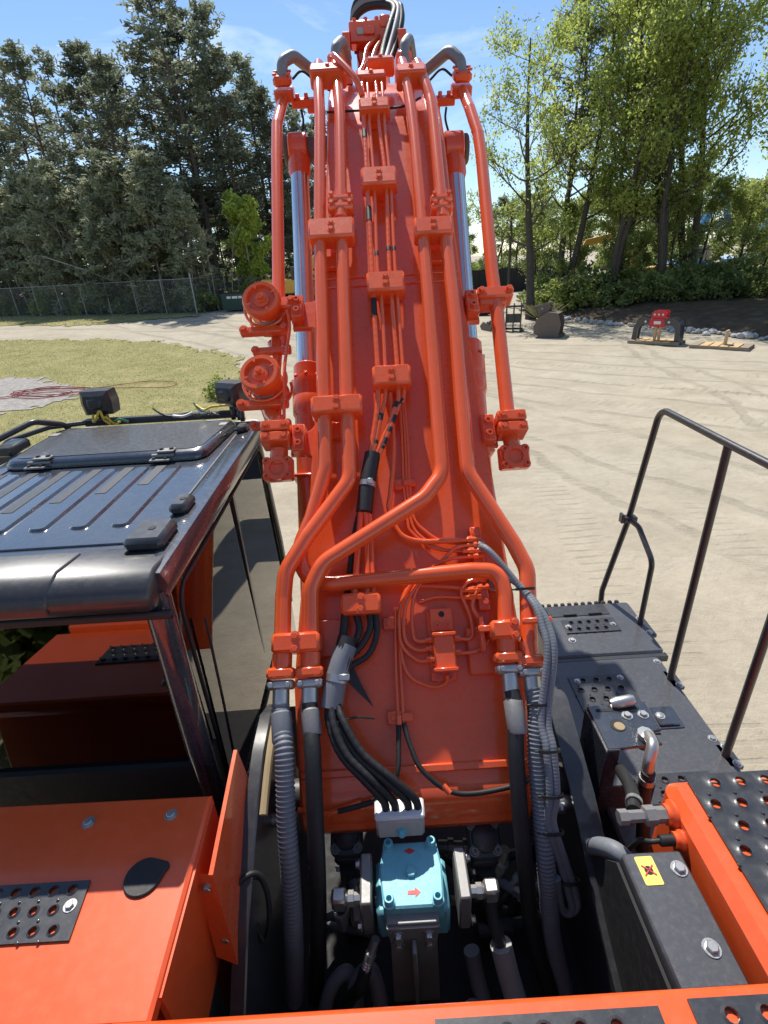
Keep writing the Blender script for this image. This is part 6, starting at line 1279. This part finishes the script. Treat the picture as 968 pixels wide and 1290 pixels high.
g = G(); g.box((1.85, 2.98, 1.68), (.09, .22, .035), None, .008); ft = part('post_foot', g, 'black', hr)
for dy in (-.08, .08): bolt(ft, at(1.85, 2.98 + dy, 1.697), .016, .014, 'steel')
# --- orange tank with perforated walkway
g = G(); g.prism(roundpoly([(1.035, .45), (1.85, .45), (1.85, 1.345), (1.035, 1.345)], .05, 4), 1.2, 2.30, None, .035); tk = part('fuel_tank', g, 'orange_dusty', EX)
tread(tk, 1.118, 1.80, .5, 1.343, at(0, 0, 2.312), .098, .085, .0185, .0, ())
for (y, z, r) in ((1.24, 2.235, .034), (1.165, 2.20, .026)): g = G(); g.lathe([(r * 1.5, 0), (r * 1.5, .01), (r * 1.1, .02), (r * 1.1, .035), (0, .035)], Matrix.Translation((1.037, y, z)) @ Matrix.Rotation(R(-90), 4, 'Y'), 22); part('boss', g, 'orange_dusty', tk)
g = G(); g.lathe([(0, 0), (.030, 0), (.030, .045), (.036, .045), (.036, .085), (.022, .09), (.022, .15), (.028, .15), (.028, .185), (0, .185)], Matrix.Translation((1.01, 1.24, 2.235)) @ Matrix.Rotation(R(-90), 4, 'Y'), 6); part('tank_fitting', g, 'steel_dull', EX, smooth=25)
g = G(); g.cyl((1.01, 1.165, 2.20), (.95, 1.165, 2.20), .02, n=14, b=.004); part('tank_sensor', g, 'rubber', EX)
hose('sensor_wire', [(.955, 1.165, 2.20), (.92, 1.17, 2.19), (.90, 1.2, 2.15), (.90, 1.25, 2.0)], .010, 'rubber', 8, 6, True)
# --- filter bracket on the deck: open steel housing with a cut-out and a hose through it
fbx = link('filter_bracket', None, EX)
g = G(); n = 20; ring_o = [(.975, 1.645), (1.235, 1.66), (1.225, 1.73), (1.27, 1.74), (1.275, 1.915), (.975, 1.905)]; g.prism(ring_o, 2.085, 2.10, None, .003); tp = part('top_sheet', g, 'black_gloss', fbx)
g = G(); g.lathe([(0, 0), (.036, 0), (.036, .002), (0, .002)], at(1.075, 1.775, 2.1005), 24); part('sight_hole', g, 'black_matte', tp); g = G(); g.lathe([(0, 0), (.026, 0), (.024, .003), (0, .003)], at(1.08, 1.768, 2.1025), 20); part('sight_glass', g, 'tan', tp)
g = G(); g.prism(roundpoly([(1.005, 1.862), (1.225, 1.868), (1.225, 1.886), (1.005, 1.88)], .008), 0, .0015, at(0, 0, 2.1005), 0); part('slot', g, 'black_matte', tp)
for x in (1.145, 1.225): bolt(tp, at(x, 1.85 - .02, 2.10), .018, .016, 'steel')
g = G(); g.box((.972, 1.775, 1.85), (.012, .27, .47), None, .003); g.box((1.105, 1.643, 1.74), (.27, .010, .20), None, .003); g.box((1.0, 1.643, 1.97), (.06, .010, .26), None, .003); part('side_sheet', g, 'black_gloss', fbx)
g = G(); g.tube(fillet([(1.17, 1.70, 2.04), (1.172, 1.68, 2.14), (1.15, 1.60, 2.17), (1.12, 1.56, 2.12), (1.115, 1.545, 2.04)], .04, 6), .026, 14); g.cyl((1.17, 1.70, 2.10), (1.17, 1.70, 2.13), .037, n=8); part('elbow_fitting', g, 'steel', fbx, smooth=50)
hose('filter_hose', [(1.115, 1.54, 2.07), (1.11, 1.53, 1.95), (1.10, 1.45, 1.75), (1.09, 1.40, 1.5)], .030, 'rubber', 14, 6, True)
for z in (2.035, 2.02): g = G(); g.lathe([(.030, -.008), (.0345, -.008), (.0345, .008), (.030, .008)], at(1.113, 1.536, z), 20); part('hose_clip', g, 'steel', fbx)
hose('filter_hose', [(1.02, 1.60, 2.02), (.98, 1.45, 2.12), (.935, 1.34, 2.19), (.90, 1.27, 2.22)], .027, 'rubber', 14, 6, True)
g = G(); g.lathe([(.029, -.012), (.033, -.012), (.033, .012), (.029, .012)], Matrix.Translation((.925, 1.315, 2.203)) @ Vector((-.4, -.7, .35)).to_track_quat('Z', 'Y').to_matrix().to_4x4(), 18); part('hose_clip', g, 'steel', fbx)
g = G(); g.lathe([(0, 0), (.022, 0), (.030, .03), (.030, .10), (.022, .12), (0, .12)], Matrix.Translation((1.09, 1.90, 2.11)) @ Matrix.Rotation(R(80), 4, 'Y'), 18); part('steel_elbow', g, 'steel', fbx)
hose('filter_hose', [(.80, 1.33, 1.9), (.79, 1.25, 2.04), (.82, 1.19, 2.1), (.87, 1.14, 2.05), (.88, 1.1, 1.9)], .034, 'gray_sleeve', 14, 7, True)
# --- black control box with a yellow warning sticker
cb_ = link('control_box', None, EX)
g = G(); g.box((.90, .93, 1.96), (.215, .40, .48), None, .008); bx_ = part('box_body', g, 'black_dusty', cb_)
for (x, y) in ((.97, 1.065), (.945, .83)): bolt(bx_, at(x, y, 2.20), .019, .016, 'steel')
for (y, z) in ((1.06, 2.07), (.80, 2.05)): bolt(bx_, at(.7925, y, z, Matrix.Rotation(R(-90), 3, 'Y')), .017, .016, 'steel')
g = G(); g.prism(roundpoly([(-.032, -.048), (.032, -.048), (.032, .048), (-.032, .048)], .006, 3), 0, .0015, at(.862, 1.065, 2.2005), 0); stk = part('warning_sticker', g, 'yellow', bx_)
g = G(); g.lathe([(0, 0), (1, 0), (1, .001), (0, .001)], at(.862, 1.065, 2.2022) @ Matrix.Diagonal((.015, .015, 1, 1)), 18); part('pictogram', g, 'black_matte', stk)
for a in (40, -40): g = G(); g.box((0, 0, .0012), (.052, .004, .0012), at(.862, 1.065, 2.2032, Matrix.Rotation(R(a), 3, 'Z'))); part('cross_stroke', g, 'red_mark', stk)
g = G(); g.prism([(.30, 1.2), (1.3, 1.2), (1.3, 1.9), (1.12, 2.16), (.6, 2.16)], .775, .786, YZ, 0); part('backing_plate', g, 'black_matte', EX)
# ------------------------------------------------------------------ cab
cab = link('cab', None, EX)
XR, XL, YR, YF, ZT = -.84, -2.32, 1.62, 3.72, 3.20
# lower body and floor
g = G(); g.prism(roundpoly([(XL, YR), (XR, YR), (XR, YF), (XL, YF)], .06, 4), 1.30, 1.66, None, .01); part('lower_body', g, 'black_gloss', cab)
g = G(); g.prism([(YR - .04, 1.64), (YR + .16, 1.64), (YR + .10, 2.24), (YR - .04, 2.24)], XL + .02, XR - .004, YZ, .004); part('rear_panel', g, 'black_matte', cab)
# pillars
def pillar(pts, w, d, mat='black_gloss'):
    g = G(); q = [Vector(p) for p in pts]
    g.tube(fillet(q, .12, 6), w, 10); return part('pillar', g, mat, cab, smooth=45)
pillar([(XR - .045, YR + .02, 1.6), (XR - .045, YR + .005, 2.3), (XR - .055, YR + .05, 3.12)], .055, .1)
pillar([(XL + .045, YR + .06, 1.6), (XL + .045, YR + .045, 2.3), (XL + .055, YR + .05, 3.12)], .055, .1)
pillar([(XR - .035, YF - .02, 1.6), (XR - .035, YF - .03, 2.2), (XR - .05, YF - .14, 3.1)], .04, .1)
pillar([(XL + .035, YF - .02, 1.6), (XL + .035, YF - .03, 2.2), (XL + .05, YF - .14, 3.1)], .04, .1)
pillar([(XL + .035, 2.55, 1.6), (XL + .035, 2.55, 3.1)], .04, .1)
# glass
def pane(name, vs, mat, parent=cab):
    g = G(); a, b, c, d = [Vector(v) for v in vs]; nrm = (b - a).cross(d - a).normalized() * .005
    g.add([a, b, c, d, a - nrm, b - nrm, c - nrm, d - nrm], [(0, 1, 2, 3), (7, 6, 5, 4), (0, 4, 5, 1), (1, 5, 6, 2), (2, 6, 7, 3), (3, 7, 4, 0)]); return part(name, g, mat, parent, smooth=0)
wr = pane('rear_window', [(XL + .09, YR - .015, 2.22), (XR - .09, YR - .015, 2.22), (XR - .10, YR + .055, 3.14), (XL + .10, YR + .055, 3.14)], 'glass_dark')
ws = pane('side_window', [(XR - .012, YR + .10, 1.64), (XR - .012, YF - .05, 1.64), (XR - .03, YF - .18, 3.08), (XR - .03, YR + .10, 3.08)], 'glass')
wf = pane('front_window', [(XL + .07, YF - .005, 1.68), (XR - .07, YF - .005, 1.68), (XR - .09, YF - .13, 3.10), (XL + .09, YF - .13, 3.10)], 'glass')
pane('side_window', [(XL + .012, YR + .10, 1.64), (XL + .012, YF - .05, 1.64), (XL + .03, YF - .18, 3.08), (XL + .03, YR + .10, 3.08)], 'glass')
for y in (2.72,):
    g = G(); g.box((XR - .022, y, 2.36), (.014, .03, 1.44)); part('window_divider', g, 'black', ws)
g = G(); g.tube(fillet([(XR - .002, YR + .11, 1.66), (XR - .002, YR + .11, 3.06), (XR - .02, YF - .19, 3.06), (XR + .0, YF - .06, 1.66), (XR - .002, YR + .11, 1.66)], .10, 5), .010, 6); part('window_seal', g, 'rubber', ws)
# header over the rear window
g = G(); g.prism([(YR - .07, 3.10), (YR - .02, 3.08), (YR + .10, 3.10), (YR + .30, 3.185), (YR + .22, 3.205), (YR + .03, 3.225), (YR - .06, 3.20), (YR - .085, 3.15)], XL + .01, XR - .02, YZ, .012); hdr = part('rear_header', g, 'black', cab, smooth=50)
g = G(); g.prism([(YR - .092, 3.12), (YR - .094, 3.155), (YR - .066, 3.208), (YR + .03, 3.235), (YR + .20, 3.216), (YR + .20, 3.20)], XL + .15, -1.22, YZ, .008); part('lamp_cover', g, 'black', hdr, smooth=50)
g = G(); g.box((-1.36, YR - .03, 3.055), (1.10, .03, .035), None, .008); part('window_gasket', g, 'rubber', hdr)
# roof: panel with shallow ribs, side rails, front frame
g = G(); g.prism(roundpoly([(XL + .05, YR + .22), (XR - .10, YR + .22), (XR - .10, YF - .06), (XL + .05, YF - .06)], .05, 4), 3.10, ZT, None, .012); rf = part('roof_panel', g, 'black_gloss', cab)
g = G(); g.box(((XL + XR) / 2 - .08, YR + .29, 3.202), (1.36, .035, .012), None, .005); part('roof_seam', g, 'black_gloss', rf)
for k in range(6):
    x = -2.15 + .185 * k; g = G(); g.prism(roundpoly([(x, 2.06), (x + .085, 2.06), (x + .085, 2.82), (x, 2.82)], .03, 3), 0, .012, at(0, 0, 3.199), .010); part('roof_rib', g, 'black_gloss', rf)
    g = G(); L = .55 - .09 * max(0, k - 2) ; g.box((x - .045, 2.84 - L / 2, 3.2005), (.055, L, .003)); part('grip_strip', g, 'gray_sleeve' if False else 'cast', rf)
g = G(); g.prism([(-.06, 3.10), (.06, 3.10), (.07, 3.16), (.05, 3.205), (.0, 3.215), (-.06, 3.205)], YR + .02, YF - .06, Matrix(((1, 0, 0, XR - .055), (0, 0, 1, 0), (0, 1, 0, 0), (0, 0, 0, 1))), .01); rl = part('roof_rail', g, 'black_gloss', cab, smooth=40)
g = G(); g.prism([(-.06, 3.10), (.06, 3.10), (.07, 3.16), (.05, 3.205), (.0, 3.215), (-.06, 3.205)], YR + .02, YF - .06, Matrix(((-1, 0, 0, XL + .055), (0, 0, 1, 0), (0, 1, 0, 0), (0, 0, 0, 1))), .01); part('roof_rail', g, 'black_gloss', cab, smooth=40)
g = G(); g.box(((XL + XR) / 2, YF - .09, 3.15), (1.46, .14, .11), None, .03); part('front_frame', g, 'black_gloss', cab)
g = G(); g.tube([(-.965, YR + .5, 3.206), (-.955, YF - .2, 3.206)], .006, 6); part('drip_channel', g, 'steel_dull', rf)
for (x, y, sx, sy, hz) in ((-.965, 1.90, .16, .20, .06), (-.935, 2.20, .085, .15, .055), (-.925, 3.42, .08, .11, .05)):
    g = G(); g.box((x, y, 3.205 + hz / 2), (sx, sy, hz), None, .018); lg = part('roof_lug', g, 'black', cab); g = G(); g.lathe([(0, 0), (.016, 0), (.016, .0015), (0, .0015)], at(x + .01, y, 3.206 + hz), 14); part('lug_hole', g, 'black_matte', lg)
# hatch with hinges
HM = Matrix.Translation((0, 0, 0))
g = G(); g.prism(roundpoly([(-2.24, 2.90), (-1.04, 2.90), (-.985, 3.60), (-2.26, 3.62)], .09, 5), 3.205, 3.252, None, .024); ht = part('roof_hatch', g, 'black_gloss', cab, smooth=50)
g = G(); g.prism(roundpoly([(-2.20, 2.97), (-1.08, 2.97), (-1.02, 3.57), (-2.22, 3.59)], .07, 4), 0, .003, at(0, 0, 3.2525), 0); part('hatch_pad', g, 'black', ht)
for x in (-2.02, -1.29):
    g = G(); g.box((x, 2.885, 3.222), (.12, .05, .012), None, .003); g.box((x + .03, 2.93, 3.262), (.10, .06, .012), None, .003); g.cyl((x - .05, 2.905, 3.24), (x + .08, 2.905, 3.24), .012, n=10); hg = part('hinge', g, 'steel_dull', ht)
    for dx, dy, z in ((-.035, -.022, 3.228), (.035, -.022, 3.228), (0, .03, 3.268), (.06, .03, 3.268)): bolt(hg, at(x + dx, 2.905 + dy, z), .011, .010, 'black')
for (x, y, w, d) in ((-2.03, 3.57, .12, .02), (-1.14, 3.56, .12, .02), (-1.06, 3.46, .05, .06), (-2.20, 3.44, .06, .06)): g = G(); g.box((x, y, 3.2565), (w, d, .005), None, .001); part('hatch_stop', g, 'steel_dull', ht)
# bar of work lamps over the front, with loose wiring
lb = link('lamp_bar', None, cab)
g = G(); g.box((-1.56, 3.74, 3.25), (1.16, .05, .05), None, .006); part('bar', g, 'black', lb)
for (x, rz) in ((-2.03, 0.0), (-1.06, -.5)):
    Mx = at(x, 3.80, 3.385, Matrix.Rotation(rz, 3, 'Z')); g = G(); g.prism([(-.10, -.085), (.10, -.085), (.112, 0), (.10, .085), (-.10, .085), (-.112, 0)], -.075, .075, Mx @ Matrix.Rotation(R(90), 4, 'X'), .03); g.box((0, -.06, .0), (.12, .06, .09), Mx, .02); part('work_lamp', g, 'black', lb)
    g = G(); g.box((0, 0, -.12), (.06, .05, .09), Mx, .006); part('lamp_bracket', g, 'black', lb)
def wire(pts, mat, r=.006): g = G(); g.tube(spline(pts, 6), r, 6); part('loose_wire', g, mat, lb, smooth=60)
wire([(-2.06, 3.72, 3.31), (-2.05, 3.68, 3.27), (-2.02, 3.67, 3.29), (-1.99, 3.69, 3.34), (-1.97, 3.68, 3.28), (-1.93, 3.67, 3.25)], 'wire_y', .009)
wire([(-1.97, 3.68, 3.28), (-1.94, 3.66, 3.30), (-1.90, 3.67, 3.25), (-1.86, 3.68, 3.26)], 'wire_y', .008); wire([(-1.90, 3.68, 3.26), (-1.85, 3.66, 3.28), (-1.80, 3.68, 3.255)], 'wire_g', .009)
wire([(-1.30, 3.70, 3.34), (-1.24, 3.67, 3.31), (-1.18, 3.66, 3.33), (-1.08, 3.66, 3.335)], 'wire_y', .008); wire([(-1.32, 3.72, 3.35), (-1.27, 3.68, 3.30), (-1.22, 3.68, 3.29)], 'wire_g', .008); wire([(-1.30, 3.70, 3.32), (-1.26, 3.66, 3.29), (-1.20, 3.66, 3.30)], 'white', .008)
wire([(-1.62, 3.72, 3.33), (-1.56, 3.70, 3.29), (-1.48, 3.70, 3.27), (-1.35, 3.70, 3.29)], 'rubber', .008); wire([(-1.48, 3.69, 3.275), (-1.40, 3.68, 3.27), (-1.33, 3.69, 3.29)], 'white', .010); wire([(-1.2, 3.70, 3.28), (-1.12, 3.66, 3.26), (-1.02, 3.64, 3.25)], 'rubber', .008)
for (x, y) in ((-1.0, 3.68), (-.97, 3.64), (-1.05, 3.70)): g = G(); g.lathe([(0, 0), (.018, 0), (.018, .05), (.012, .06), (.012, .08), (0, .08)], at(x, y, 3.22), 12); part('lamp_plug', g, 'black', lb)
g = G(); g.tube(fillet([(-.90, 3.52, 3.17), (-.87, 3.66, 3.17), (-.92, 3.78, 3.16), (-1.1, 3.82, 3.14)], .05), .03, 10); part('rain_visor', g, 'white', cab, smooth=60)
# mirror rails outside left
mr = link('mirror_rail', None, cab)
g = G(); g.tube(fillet([(-2.75, 2.95, 3.05), (-2.45, 3.20, 3.30), (-2.30, 3.42, 3.36), (-2.20, 3.60, 3.28), (-2.20, 3.62, 3.20)], .10, 6), .020, 10); part('rail', g, 'black', mr, smooth=60)
g = G(); g.tube(fillet([(-2.70, 3.05, 3.02), (-2.48, 3.38, 3.25), (-2.30, 3.56, 3.28), (-2.10, 3.66, 3.27)], .10, 6), .018, 10); part('rail', g, 'black', mr, smooth=60)
g = G(); g.box((-2.36, 3.22, 3.25), (.12, .22, .06), None, .012); part('rail_clamp', g, 'black', mr)
g = G(); g.box((-2.62, 3.45, 3.00), (.34, .06, .30), at(0, 0, 0), .03); part('mirror', g, 'cast', mr)
# wiper, interior: seat, consoles, monitor, joystick
g = G(); g.tube(spline([(XR + .006, 1.80, 1.72), (XR + .008, 1.86, 2.3), (XR + .008, 1.90, 2.8)], 4), .007, 6); part('wiper_arm', g, 'black', cab)
g = G(); g.box((-1.58, 2.34, 1.98), (.55, .55, .16), None, .05); st_ = part('seat', g, 'seat', cab)
g = G(); g.box((-1.58, 2.06, 2.38), (.52, .14, .72), at(0, 0, 0), .06); g.box((-1.58, 2.03, 2.84), (.30, .11, .20), None, .045); part('backrest', g, 'seat', st_)
g = G(); g.box((-1.58, 2.34, 1.80), (.40, .40, .30), None, .04); part('pedestal', g, 'interior', st_)
for x in (-1.20, -1.96):
    g = G(); g.box((x, 2.42, 2.05), (.18, .70, .20), None, .04); cn = part('console', g, 'interior', cab); g = G(); g.tube([(x, 2.70, 2.14), (x + .01, 2.72, 2.26)], .018, 8); g.box((x + .01, 2.73, 2.32), (.055, .065, .12), None, .02); part('joystick', g, 'rubber', cn)
g = G(); g.box((-1.02, 3.35, 2.30), (.06, .16, .24), at(0, 0, 0), .02); g.cyl((-1.02, 3.38, 1.7), (-1.02, 3.36, 2.2), .02, n=8); part('monitor', g, 'interior', cab)
g = G(); g.box((-1.58, 1.90, 1.85), (1.30, .35, .40), None, .05); part('rear_shelf', g, 'interior', cab)
g = G(); g.box((-1.58, 3.30, 1.665), (1.3, .7, .02), None, .004); part('floor_mat', g, 'rubber', cab)
for x in (-1.68, -1.48): g = G(); g.tube([(x, 3.25, 1.68), (x, 3.35, 2.1)], .012, 8); g.box((x, 3.30, 1.76), (.10, .20, .02), at(0, 0, 0), .006); part('travel_lever', g, 'cast', cab)

# keep the tree at thing > part > sub-part: deeper pieces hang from their part directly (flatten)
def part_of(o):
    chain = [o]
    while chain[-1].parent: chain.append(chain[-1].parent)
    return chain
for o in list(col.objects):
    ch = part_of(o)
    if len(ch) > 3 and ch[-1] is EX: o.parent = ch[-2]
